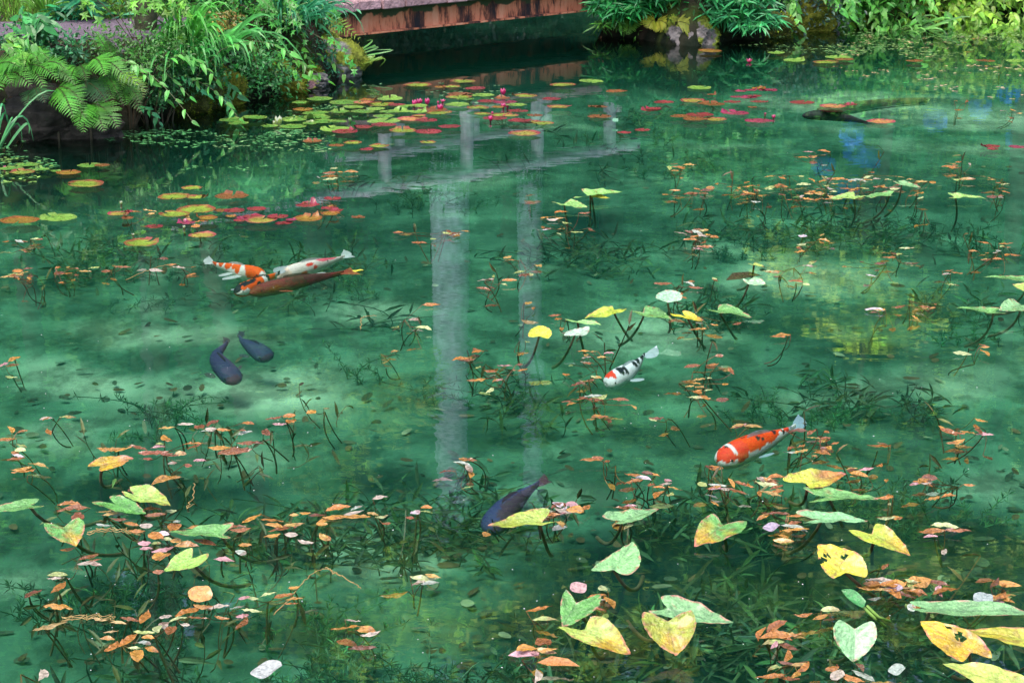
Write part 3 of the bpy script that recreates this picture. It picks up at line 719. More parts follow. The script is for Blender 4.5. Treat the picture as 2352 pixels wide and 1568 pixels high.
rock('small purple grey stone on the right bank waterline', (1890, 66), .13, (.27, .22, .30), .2, seed=5, sq=(1, .8, .8), zc=.05)
rock('dark boulder hidden under the left ferns', (60, 318), .26, (.03, .025, .02), .0, seed=6, sq=(1.8, .7, .8), zc=.08)
for (uv, s, lb, sq) in [((500, 240), .15, 'yellow mossy mound at the waterline under the hanging grass', (1.1, .8, 1)), ((470, 247), .13, 'dark mossy mound with creeper roots beside the yellow one', (1.1, .8, 1)),
                    ((635, 212), .14, 'golden moss mound below the lime creeper', (1.3, .8, .9)), ((690, 198), .11, 'small moss cushion beside the flat pale stone', (1.2, .7, .8)), ((415, 258), .14, 'low moss mound above the dark hollow', (1.2, .7, .7)),
                    ((1600, 96), .14, 'moss mound against the right side of the boulder', (1.2, .8, 1)), ((1850, 70), .22, 'golden moss mound on the right bank', (1.1, .8, .9)), ((1760, 84), .16, 'dark moss mound behind the bamboo fans', (1.3, .7, .8)), ((1930, 60), .2, 'brown moss mound under the rounded leaves', (1.3, .7, .8))]:
    rock(lb, uv, s, (.13, .14, .02) if 'dark' not in lb else (.06, .07, .02), 0, name='moss_mound', seed=s * 90, sq=sq, zc=.06, m=M_MOSS, cat='moss', group='moss mounds along the waterline')

# bank ground cover: leaves, twigs and moss too many to count
def cover():
    g = Geo(); n = 60000
    X = rng.uniform(-5.2, 6.5, n); Y = rng.uniform(11.2, 21, n); z, s = ground_z(X, Y)
    nn = np.array([nz(x, y, 0, 2.5) for x, y in zip(X, Y)])
    keep = (s > -.02) & (s < 1.2) & (nn > -.25 + .0 * X) & ((X < -.4) | (X > .4))
    # keep the path open
    u = np.array([proj((x, y, .46)) for x, y in zip(X, Y)])
    keep &= ~((u[:, 0] < 560) & (u[:, 1] > 52) & (u[:, 1] < 97) & (rng.random(n) < .97))
    X, Y, z, s, nn = X[keep], Y[keep], z[keep], s[keep], nn[keep]; n = len(X)
    O = np.stack([X, Y, z + rng.uniform(0, .04, n)], -1)
    D = rng.normal(0, .6, (n, 3)) + np.array([.1, -.5, .5])
    base = np.where((nn > .15)[:, None], (.12, .30, .04), (.04, .14, .03)); base = np.where((rng.random(n) < .12)[:, None], (.12, .06, .03), base)
    col = np.clip(base * np.exp(rng.normal(0, .35, (n, 1))), .004, .8)
    leaves(g, T_DIA, O, D, rng.uniform(.02, .06, n), .018, col, rnd=.6)
    o = g.build('ground_cover', M_LEAF); tag(o, 'low mixed leaves and moss covering the banks', 'ground cover', kind='stuff')
    g = Geo(); n = 26000
    X = rng.uniform(-6, -.8, n); Y = rng.uniform(12.9, 17.5, n); z, s = ground_z(X, Y)
    u = np.array([proj((x, y, .46)) for x, y in zip(X, Y)])
    keep = (s > .2) & (u[:, 1] < 54 - .03 * np.maximum(0, u[:, 0])) & (u[:, 0] < 620)
    X, Y, z = X[keep], Y[keep], z[keep]; n = len(X)
    O = np.stack([X, Y, z], -1); D = rng.normal(0, .4, (n, 3)) + np.array([0, 0, 1])
    leaves(g, T_DIA, O, D, rng.uniform(.03, .09, n), .007, vary((.14, .30, .04), n, .35, .12), up=(0, -1, 0), rnd=.3)
    o = g.build('grass', M_LEAF); tag(o, 'short grass beyond the gravel path', 'grass', kind='stuff')
cover()

# ------------------------------------------------------------------ trees beyond the pond (above the frame; the water mirrors them)
def tree(name, label, x, y, h, trunk_r, crowns, n, leafL, col, bark=(.10, .08, .06), lean=(0, 0), group='trees around the pond', T=T_DIA, wr=.55, clump=.22, bare=0.0):
    z0 = gz(x, y) - .05; base = np.array([x, y, z0]); e = empty(name, tuple(base)); tag(e, label, 'tree', group)
    g = Geo(); top = base + np.array([lean[0], lean[1], h])
    ts = np.linspace(0, 1, 14)[:, None]; c = base + (top - base) * ts + np.concatenate([nzarr(np.concatenate([base + (top - base) * ts], 0), .5, 3)[:, None] * .15 * ts * (1 - bare), nzarr(base + (top - base) * ts, .5, 9)[:, None] * .1 * ts, ts * 0], 1)
    tube(g, c, trunk_r, bark, 12, trunk_r * .35)
    gl = Geo()
    for (cx, cyy, cz, rx, ry, rz, share) in crowns:
        cc = base + np.array([cx, cyy, cz]); m = int(n * share); k = max(10, m // 70); cl = []
        for i in range(k):
            d = unit(rng.normal(0, 1, 3)); cl.append(cc + d * np.array([rx, ry, rz]) * random.uniform(.35, 1.0))
        cl = np.array(cl)
        st = c[min(13, max(3, int(13 * max(.2, min(1, (cz - rz * .6) / h)))))]
        for q in cl[::4]: tube(g, bez(st, (st + q) / 2 + np.array([0, 0, .2]), q, 5), trunk_r * .25, bark, 4, .008)
        ids = rng.integers(0, k, m); O = cl[ids] + rng.normal(0, clump, (m, 3)) * np.array([1.3, 1.3, .6])
        D = rng.normal(0, 1, (m, 3)) + np.array([0, -.3, -.4]); tone = np.exp(rng.normal(0, .35, k))[ids][:, None]
        leaves(gl, T, O, D, leafL * rng.uniform(.6, 1.3, m), leafL * wr, vary(col, m, .2, .1) * tone, up=(0, -.4, 1), rnd=.5)
    g.build('trunk', M_BARK, e, base, smooth=True); gl.build('crown', M_FARLEAF, e, base)
    return e
DG = (.06, .20, .045); MG = (.12, .34, .06); LG = (.34, .58, .08)
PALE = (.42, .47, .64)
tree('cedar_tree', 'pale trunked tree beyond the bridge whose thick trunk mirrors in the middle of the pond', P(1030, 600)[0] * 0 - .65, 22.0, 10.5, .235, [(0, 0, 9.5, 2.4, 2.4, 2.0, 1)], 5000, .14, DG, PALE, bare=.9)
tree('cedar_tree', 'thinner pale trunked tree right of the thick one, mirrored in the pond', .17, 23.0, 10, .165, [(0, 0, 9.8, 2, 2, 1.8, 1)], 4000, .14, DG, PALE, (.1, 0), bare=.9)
tree('cedar_tree', 'slim dark trunked tree beyond the right bank', 2.15, 20.3 + 1.6, 9, .09, [(0, 0, 7.5, 1.8, 1.8, 1.5, 1)], 3500, .12, DG, (.05, .03, .03))
tree('cedar_tree', 'slender dark tree behind the gravel path', -2.9, 16.5, 8, .05, [(0, 0, 6.6, 1.6, 1.4, 1.2, 1)], 3000, .12, MG, (.09, .08, .08))
tree('cedar_tree', 'mossy trunked tree by the gravel path whose foot shows above the ferns', WY(335, 60, 13.0)[0], 13.0, 8, .07, [(-.3, .8, 6.8, 1.8, 1.3, 1.3, 1)], 4500, .11, MG, (.05, .055, .03))
# maples with low bright boughs
tree('maple_tree', 'bright green maple reaching over the far side of the bridge', -1.9, 19.5, 6.5, .12, [(.9, -.4, 5.0, 1.7, 1.0, .7, .5), (1.9, -1.0, 6.4, 1.6, .9, .6, .5)], 6500, .10, LG, lean=(.5, -.2), T=T_STAR, wr=.9)
tree('maple_tree', 'light green maple with tiered boughs beyond the right bank', 3.6, 20.8, 6, .12, [(-1.0, -.6, 4.0, 1.5, .9, .5, .4), (-.4, -.4, 5.4, 1.8, 1, .6, .6)], 6500, .10, (.22, .46, .07), lean=(-.4, -.2), T=T_STAR, wr=.9)
tree('maple_tree', 'yellow green maple over the far right corner of the pond', 6.0, 20.5, 6, .12, [(-.7, -.8, 3.2, 1.6, 1, .6, .5), (0, -.4, 5.0, 1.9, 1, .7, .5)], 6000, .10, (.26, .44, .06), lean=(-.3, -.2), T=T_STAR, wr=.9)
tree('maple_tree', 'green maple behind the gravel path on the left', -4.2, 17.8, 6, .12, [(1, -.8, 3.2, 1.6, 1, .6, .5), (.4, -.2, 5.0, 1.9, 1, .7, .5)], 6000, .10, (.12, .36, .05), lean=(.3, -.2), T=T_STAR, wr=.9)
tree('maple_tree', 'low pale green maple hanging behind the bridge rail', 1.9, 22.3, 4.5, .08, [(.3, -1.2, 2.9, 1.4, .9, .5, .5), (-.6, -.8, 3.9, 1.3, .9, .5, .5)], 4500, .10, (.14, .38, .07), lean=(.1, -.2), T=T_STAR, wr=.9)
LIMEF = (.50, .66, .10)
tree('maple_tree', 'sunlit lime maple by the near bridge end reaching high over the pond', -2.4, 15.6, 5.2, .10, [(2.0, -.6, 3.55, 1.0, .5, .42, .6), (3.0, -.9, 3.75, .7, .4, .3, .2), (1.2, -.2, 3.9, .9, .5, .4, .2)], 5200, .085, LIMEF, lean=(.9, -.2), T=T_STAR, wr=.9, clump=.13)
tree('maple_tree', 'small lime maple whose bough mirrors right of the pond centre', 3.3, 18.6, 3.0, .07, [(-.6, -.5, 1.75, .5, .4, .22, .5), (-.1, -.3, 2.3, .6, .4, .3, .5)], 2600, .08, LIMEF, lean=(-.2, -.1), T=T_STAR, wr=.9, clump=.12)
tree('maple_tree', 'lime maple standing right behind the near bridge end', -1.9, 18.4, 4.2, .08, [(.62, -.4, 2.9, .5, .4, .3, .6), (.1, -.2, 3.6, .6, .5, .3, .4)], 3200, .08, LIMEF, lean=(.4, -.1), T=T_STAR, wr=.9, clump=.13)
tree('maple_tree', 'tall lime maple over the right bank', 4.6, 19.2, 6.5, .10, [(-1.2, -1.6, 4.1, .9, .5, .35, .4), (-.2, -1.2, 5.0, 1.0, .6, .4, .3), (.6, -1.4, 3.3, .8, .5, .3, .3)], 5200, .085, (.40, .60, .12), lean=(-.3, -.4), T=T_STAR, wr=.9, clump=.14)
k = 0
WHERE = ['furthest left', 'left', 'behind the maples', 'centre', 'behind the bridge', 'right', 'far right', 'furthest right']
for (x, y, h, col, what) in [(-7.5, 18.5, 9, DG, 'at the left end of the wood'), (-5.6, 20.5, 10, DG, 'behind the left maple'), (-3.4, 21.8, 11, MG, 'left of the pale trunks'), (-1.8, 24.5, 12, DG, 'right behind the thick pale trunk'),
                       (1.2, 25.5, 12, DG, 'behind the thin pale trunk'), (2.8, 23.6, 10, MG, 'behind the slim dark trunk'), (4.6, 23.4, 11, DG, 'behind the tiered maple'), (6.9, 23.6, 10, DG, 'behind the corner maple'), (9.4, 23, 10, MG, 'at the right end of the wood'),
                       (-9.8, 17, 9, DG, 'at the outer left edge of the wood'), (11.8, 21, 9, DG, 'at the outer right edge of the wood'), (-7, 28, 16, MG, 'high on the slope at the left'), (-3.5, 29, 17, DG, 'high on the slope left of the pale trunks'), (0, 28.5, 17, MG, 'high on the slope behind the pale trunks'), (3.6, 29, 17, DG, 'high on the slope behind the tiered maple'), (7.5, 28.5, 16, MG, 'high on the slope at the right')]:
    tree('broadleaf_tree', 'dark leafy tree ' + what, x, y, h, .16, [(0, 0, h * .25, 1.9, 1.4, h * .17, .35), (0, 0, h * .6, 2.2, 1.8, h * .22, .4), (0, 0, h * .88, 1.7, 1.5, h * .14, .25)], 6500 if h < 14 else 10000, .15 if h < 14 else .38, col, clump=.22 if h < 14 else .5)
for (x, y, rx, rz, col, T, lb) in [(-3.6, 15.6, .9, .5, (.05, .22, .05), T_HEART, 'bush on the grass behind the gravel path'), (-5.2, 14.4, .9, .6, (.06, .26, .05), T_HEART, 'bush left of the grass behind the path'),
                             (-2.2, 17.2, .8, .6, (.10, .32, .05), T_DIA, 'bush behind the near bridge end'), (1.9, 19.0, .8, .6, (.08, .30, .06), T_HEART, 'bush behind the far bridge end'),
                             (3.2, 19.6, .9, .7, (.12, .36, .06), T_DIA, 'bush rising behind the rounded leaves'), (4.8, 20.3, .9, .7, (.18, .40, .05), T_HEART, 'bush rising behind the lime bush'), (6.4, 21.4, 1, .8, (.14, .36, .05), T_DIA, 'bush past the upper right corner')]:
    shrub(lb, (x, y, gz(x, y) + rz * .8), (rx, .6, rz), 3500, .08, col, T)
# unseen blue hydrangeas, added so that the pond mirrors blue patches
def hydrangea(label, x, y, z, n, seed):
    base = np.array([x, y, gz(x, y)]); e = empty('hydrangea', tuple(base)); tag(e, label, 'hydrangea', 'blue hydrangeas added for the blue reflections')
    gl = Geo(); m = 500; O = np.array([x, y, z - .15]) + rng.normal(0, .25, (m, 3)) * (1, .7, .9)
    leaves(gl, T_HEART, O, rng.normal(0, 1, (m, 3)) + (0, -.4, 0), .12, .07, vary((.06, .26, .06), m), rnd=.4); gl.build('leaves', M_FARLEAF, e, base)
    gs = Geo(); tube(gs, [base, (x, y, z)], .02, (.07, .09, .04), 5, .01); gs.build('stem', M_STEM, e, base)
    for i in range(n):
        c = np.array([x + random.uniform(-.35, .35), y - .9 + random.uniform(-.1, .1), z + random.uniform(-.3, .3)])
        g = Geo(); m = 150; D = unit(rng.normal(0, 1, (m, 3))); O = c + D * .085
        leaves(g, T_OVAL, O, np.cross(D, rng.normal(0, 1, (m, 3))), .05, .05, vary((.08, .30, .92), m, .1, .03), up=(0, 0, 1)); g.build('flower_head', M_PETAL, e, base)
for (u, v, yy, n, lb) in [(1860, 385, 18.8, 1, 'added blue hydrangea nearest the boulder'), (1935, 375, 19.2, 3, 'added blue hydrangea with three heads behind the golden moss mound'), (2015, 325, 19.3, 1, 'added blue hydrangea behind the rounded leaves'), (2160, 322, 19.8, 1, 'added single headed blue hydrangea behind the lime bush'), (2335, 255, 20.0, 3, 'added blue hydrangea at the upper right corner')]:
    q = P(u, v); d = q - np.array([0, 0, CAMH]); t = (yy - .9 - q[1]) / d[1]
    hydrangea(lb, q[0] + d[0] * t, yy, -d[2] * t, n, u)

# ------------------------------------------------------------------ landmarks used to say where a floating thing is
LM = [('the three koi side by side', 650, 640), ('the koi with the curled tail', 545, 612), ('the two dark carp', 540, 830), ('the black-spotted white koi', 1445, 850), ('the red koi', 1740, 1020),
      ('the dark blue carp', 1190, 1160), ('the slender dark carp', 1920, 272), ('the fern bed', 230, 300), ('the white water lily bud', 640, 275), ('the pink lily buds', 985, 237), ('the lone pink bud', 1720, 140),
      ('the sunken log', 2010, 245), ('the tangle of trailing stems', 740, 1300), ('the round green heart leaf', 1960, 1460), ('the yellow heart leaf', 1540, 1440), ('the holed yellow leaf', 1930, 1290), ('the ragged orange leaf', 250, 1060),
      ('the yellow-tipped heart leaf', 155, 1220), ('the orange-veined leaf', 430, 1290), ('the long pale green leaf', 465, 1222), ('the curled yellow leaf', 1240, 765), ('the pair of long green leaves', 1990, 1165), ('the overlapping green leaves', 1360, 448),
      ('the mirrored tree trunk', 1030, 700), ('the thinner mirrored trunk', 1215, 650), ('the mossy boulder', 1590, 100), ('the mirrored bridge rail', 800, 430), ('the right edge of the frame', 2352, 780), ('the left edge of the frame', 0, 800),
      ('the lower left corner', 0, 1568), ('the lower right corner', 2352, 1568), ('the upturned green leaf', 1420, 1290), ('the wavy pale leaf', 2230, 1400), ('the cream coloured floating leaf', 612, 1535), ('the leaf over the blue carp', 1200, 1193), ('the big red pad', 605, 518)]
REG = []
def register(o, desc, cat, group, uv):
    q = min(LM, key=lambda a: ((a[1] - uv[0]) / 1.6) ** 2 + (a[2] - uv[1]) ** 2)
    dx, dy = uv[0] - q[1], uv[1] - q[2]
    if math.hypot(dx, dy) < 25: d = 'right beside'
    elif abs(dx) > abs(dy) * 1.3: d = 'to the right of' if dx > 0 else 'to the left of'
    else: d = 'in front of' if dy > 0 else 'behind'
    if 'edge' in q[0] or 'corner' in q[0]: d = 'near'
    REG.append([o, desc, cat, group, d, q[0], math.hypot(dx, dy)])
ORD = ['closest', 'second closest', 'third closest', 'fourth closest', 'fifth closest', 'sixth closest', 'seventh closest', 'eighth closest', 'ninth closest', 'tenth closest', 'eleventh closest', 'twelfth closest', 'thirteenth closest', 'fourteenth closest', 'fifteenth closest']
def finish_labels():
    by = {}
    for r in REG: by.setdefault((r[1], r[4], r[5]), []).append(r)
    for k, rs in by.items():
        rs.sort(key=lambda r: r[6])
        for i, r in enumerate(rs):
            lab = f'{r[1]} {r[4]} {r[5]}' + (f', {ORD[min(i, 14)]}' if len(rs) > 1 else '')
            wds = lab.split()
            tag(r[0], lab if len(wds) <= 16 else ' '.join(wds[:16]), r[2], r[3])
            if len(wds) > 16: print('LONG', lab)

# ------------------------------------------------------------------ water lily pads
KC = {'G': ((.10, .26, .04), (.14, .23, .04), 'green'), 'L': ((.17, .33, .05), (.18, .30, .06), 'light green'), 'Y': ((.20, .29, .035), (.24, .045, .035), 'yellow green red rimmed'),
      'O': ((.26, .15, .025), (.22, .06, .018), 'orange yellow'), 'R': ((.22, .035, .035), (.20, .014, .035), 'red'), 'M': ((.26, .035, .075), (.21, .015, .06), 'magenta'), 'B': ((.19, .075, .025), (.17, .055, .022), 'bronze'),
      'S': ((.48, .22, .08), (.36, .04, .09), 'pink and yellow'), 'W': ((.28, .24, .045), (.26, .025, .055), 'yellow centred red')}
PADN = [0]
def pad(u, v, wpx, kind, name='lily_pad'):
    PADN[0] += 1; i = PADN[0]
    c = P(u, v); r = wpx / 2 / F * math.hypot(c[1], 2); c[2] = .006 + (i % 7) * .0022
    nr, na = 6, 44; cen, rim, word = KC[kind]
    notch = random.choice([R(90), R(90), R(-90), R(60), R(130), R(-30), R(200), R(20)]) + random.uniform(-.3, .3); nw = random.uniform(.08, .26)
    V = []; Cc = []; s0 = random.uniform(0, 99); tx, ty = rng.normal(0, .012, 2)
    curl = random.random() < .28
    for a in range(na + 1):
        th = notch + nw / 2 + (2 * math.pi - nw) * a / na
        ed = 1 + .05 * nz(math.cos(th) * 2, math.sin(th) * 2, s0) + (.03 * nz(math.cos(th) * 8, math.sin(th) * 8, s0))
        for k in range(nr + 1):
            q = k / nr; rr = r * q * ed
            z = .0 + .010 * max(0, q - .75) * (1 + 3 * max(0, nz(math.cos(th) * 1.5, math.sin(th) * 1.5, s0 + 5))) * 4 * (1.0 if curl and abs(math.sin((th - notch) / 2)) < .3 else .22)
            z += .0015 * nz(math.cos(th) * 4 * q, math.sin(th) * 4 * q, s0 + 9)
            x_, y_ = rr * math.cos(th), rr * math.sin(th)
            V.append((x_, y_, z + tx * x_ + ty * y_))
            edge = ss(.55, 1.0, q + .22 * nz(math.cos(th) * 3 * q, math.sin(th) * 3 * q, s0 + 20))
            cc = np.array(cen) * (1 - edge) + np.array(rim) * edge
            vein = .88 + .16 * (abs((a * 11 / na) % 1 - .5) * 2); sp_ = nz(x_ * 60, y_ * 60, s0)
            cc = cc * vein * (1 + .35 * nz(x_ * 14, y_ * 14, s0 + 3))
            if sp_ > .42: cc = cc * .5 + np.array((.10, .04, .02)) * .5
            Cc.append(cc)
    V = np.array(V); A = np.arange(na)[:, None] * (nr + 1) + np.arange(nr)[None]
    q = np.stack([A, A + 1, A + nr + 2, A + nr + 1], -1).reshape(-1, 4)[:, ::-1]
    g = Geo(); V[:, 2] -= min(V[:, 2].min() + .004, 0); g.add(V + c, [q], np.clip(Cc, .005, .9)); o = g.build(name, M_PAD, loc=c, smooth=True)
    size = 'small' if wpx / F * math.hypot(c[1], 2) < .11 else ('large' if wpx / F * math.hypot(c[1], 2) > .19 else '')
    register(o, (size + ' ' + word + ' lily pad').strip(), 'lily pad', 'water lily pads floating on the pond', (u, v))
def conv(ox, oy, s): return lambda x, y: ((ox + x / s) * .784, (oy + y / s) * .784)
B_, A_, Cc_, D_ = conv(900, 0, 2.138), conv(0, 0, 2.138), conv(1900, 0, 2.138), conv(0, 500, 2.091)
PB = "692,541,180,Y 830,557,80,O 905,556,110,Y 975,524,160,Y 1050,572,130,R 1600,551,165,Y 1780,516,150,L 1937,582,135,B 1100,608,145,L 1360,614,160,Y 1530,637,120,R 1580,688,155,W 1820,690,125,B 1830,738,150,B 2155,699,130,R 1985,844,90,R 2100,830,100,R 955,606,160,B 950,625,170,Y 990,641,110,G 1125,641,120,R 1220,625,105,B 1240,653,150,M 940,670,150,L 1070,691,140,Y 1195,690,80,O 1310,678,130,L 1320,703,130,R 1100,723,110,Y 1215,733,130,Y 1175,756,155,R 1275,740,100,W 1330,775,150,R 1425,745,100,B 1400,772,130,W 1470,782,150,Y 1360,848,205,W 760,840,170,R 893,810,145,R 600,838,170,Y 745,776,140,R 655,752,190,S 800,697,160,B 820,718,170,Y 757,907,105,Y 690,718,120,L 690,682,130,L 520,640,160,L 455,660,180,Y 480,738,135,G 570,710,150,L 510,716,120,G 480,777,210,L 480,802,160,R 350,720,150,G 350,803,130,R 180,820,200,L 235,838,160,R 100,775,160,G 205,716,120,G 240,660,200,G 350,662,120,S 80,627,160,G 60,718,180,G 60,747,170,G 190,776,120,G 380,642,110,O 15,793,90,G 285,917,115,Y 375,945,95,R 450,925,130,Y 180,925,100,B 30,900,120,B 560,674,110,R 290,690,130,L 620,690,110,G 430,690,120,L 700,735,90,W"
PA = "1885,655,110,G 1900,700,130,O 1450,770,150,G 1495,792,130,G 1600,757,150,G 1690,797,110,G 1840,757,160,G 1835,805,170,G 170,1047,140,G 70,1073,150,G 140,1100,160,Y 265,1085,90,G 345,1080,80,G 430,1092,155,O 560,1050,150,G 640,1052,100,B 540,1170,225,Y 1820,775,90,L"
PD = "120,330,245,O 358,298,228,L 1065,170,200,Y 1175,120,130,Y 1210,180,130,Y 1420,175,205,B 1205,260,240,Y 1068,293,190,Y 725,272,135,W 790,262,60,R 780,305,80,B 1360,262,100,B 1437,265,130,R 1572,258,120,R 1270,315,130,O 1140,328,115,M 945,355,110,R 1490,303,90,M 1550,298,120,R 1475,325,90,R 1600,325,200,W 1700,308,130,R 1740,331,110,R 1885,305,180,O 1885,226,150,R 2035,188,110,R 2020,252,110,R 2060,268,90,R 2025,288,120,O 2195,295,85,B 1240,407,170,W 865,457,215,Y 1415,297,70,O 1785,322,70,M"
PC = "385,335,145,O 800,349,110,L 910,385,135,L 1185,367,160,L 1110,400,165,Y 1225,385,120,B 1665,397,110,B 2110,398,120,B 2300,400,130,L 318,557,150,L 395,602,60,B 580,583,80,M 640,579,80,M 745,581,125,M 690,572,90,O 545,628,70,M 620,618,120,M 665,612,90,R 275,642,160,W 95,655,125,R 390,668,175,B 523,658,105,R 692,659,115,R 650,680,60,B 960,652,155,R 1155,677,165,S 1265,670,80,R 320,737,175,R 200,748,130,B 290,768,150,B 412,755,155,W 540,718,180,M 690,770,175,M 1455,775,180,S 30,698,100,R 2140,938,120,R 2155,958,70,R 2310,930,110,M"
for s_, f in ((PB, B_), (PA, A_), (PD, D_), (PC, Cc_)):
    sc = 2.091 if f is D_ else 2.138
    for t in s_.split():
        x, y, w_, k_ = t.split(','); u, v = f(float(x), float(y)); pad(u, v, float(w_) / sc * .784, k_)

# ------------------------------------------------------------------ lily flowers and buds
def lily(label, u, v, hpx, kind, openn=.25):
    base = P(u, v); h = hpx / F * math.hypot(base[1], 2); e = empty('water_lily', tuple(base)); tag(e, label, 'water lily', 'water lily buds above the pads')
    cols = {'P': ((.80, .16, .34), (.55, .02, .14)), 'W': ((.80, .84, .66), (.40, .50, .12)), 'g': ((.35, .55, .30), (.2, .4, .1))}[kind]
    for ring, (n, op, cc, hh) in enumerate(((5, openn, cols[0], 1.0), (4, openn * 1.6, cols[1], .82))):
        g = Geo()
        for i in range(n):
            a = 2 * math.pi * i / n + ring * .5; d = np.array([math.cos(a), math.sin(a), 0]); s = np.array([-d[1], d[0], 0]); V = []
            ks = np.linspace(0, 1, 7); cl = []
            for t in ks:
                r_ = h * (.10 + .30 * math.sin(t * math.pi * .62) * (1 - .45 * t) + op * t * t * .5); w_ = h * .26 * math.sin(min(1, t * .9 + .12) * math.pi) ** .8 + .0002
                if t > .9: w_ = .0006
                for q in (-1, 0, 1):
                    V.append(base + d * (r_ - abs(q) * w_ * .25) + s * q * w_ + np.array([0, 0, h * hh * t * (1 - op * .3)])); cl.append(np.array(cc) * (.85 + .5 * t if kind == 'P' else 1) * (1 - .2 * abs(q)))
            k = np.arange(6)[:, None] * 3 + np.arange(2)[None]
            g.add(np.array(V), [np.stack([k, k + 1, k + 4, k + 3], -1).reshape(-1, 4)], np.clip(cl, 0, .9))
        g.build('petals' if ring == 0 else 'sepals', M_PETAL, e, base, smooth=True)
    g = Geo(); tube(g, [base + np.array([0, .02, -.035]), base + np.array([0, .005, -.02]), base + np.array([0, 0, .006])], .004, (.2, .05, .05), 6); g.build('stalk', M_STEM, e, base)
for (cv, x, y, h, k_, lb, op) in [(B_, 703, 655, 42, 'P', 'plump pink lily bud at the left of the bud group', .3), (B_, 752, 655, 42, 'P', 'upright pink lily bud second in the bud group', .15), (B_, 672, 668, 45, 'P', 'deep pink slim bud leaning at the far left of the group', .1),
    (B_, 848, 640, 24, 'P', 'pale pink opening bud at the right of the bud group', .9), (B_, 832, 690, 42, 'P', 'pink bud in front of the opening pale one', .35), (B_, 820, 650, 18, 'P', 'tiny pink bud between two larger buds', .1), (B_, 1227, 595, 45, 'P', 'lone pink white bud standing behind the middle pads', .2),
    (B_, 1228, 678, 36, 'P', 'round pink bud beside a smaller one over magenta pads', .3), (B_, 1254, 678, 26, 'P', 'small bud next to the round pink bud', .2), (B_, 1160, 716, 18, 'P', 'thin pink bud between yellow pads', .1), (B_, 1148, 760, 38, 'P', 'slim rose bud rising from a red pad', .1),
    (Cc_, 630, 392, 30, 'P', 'lone pink bud far from the pads near the boulder', .7), (Cc_, 730, 716, 12, 'P', 'tiny red bud beside the long magenta pad', .8), (Cc_, 783, 742, 26, 'P', 'rose white bud beside the rightmost magenta pad', .4),
    (A_, 1745, 785, 62, 'W', 'large white and yellow lily bud at the left end of the pads', .18), (A_, 1720, 785, 32, 'W', 'leaning small white bud beside the large white one', .1), (B_, 380, 705, 26, 'g', 'pointed pale bud among the green pads', .05), (B_, 268, 765, 30, 'g', 'pointed white green bud above the left green pads', .05),
    (D_, 1128, 355, 22, 'W', 'small white bud in front of the magenta pad', .2), (D_, 815, 397, 16, 'W', 'tiny white floating bud above the lone green pad', .8), (D_, 742, 208, 24, 'W', 'yellow white bud left of the yellow pads', .1), (A_, 30, 1058, 22, 'P', 'pink bud at the left edge of the frame', .3)]:
    u, v = cv(x, y); lily(lb, u, v, h / 2.138 * .784, k_, op)

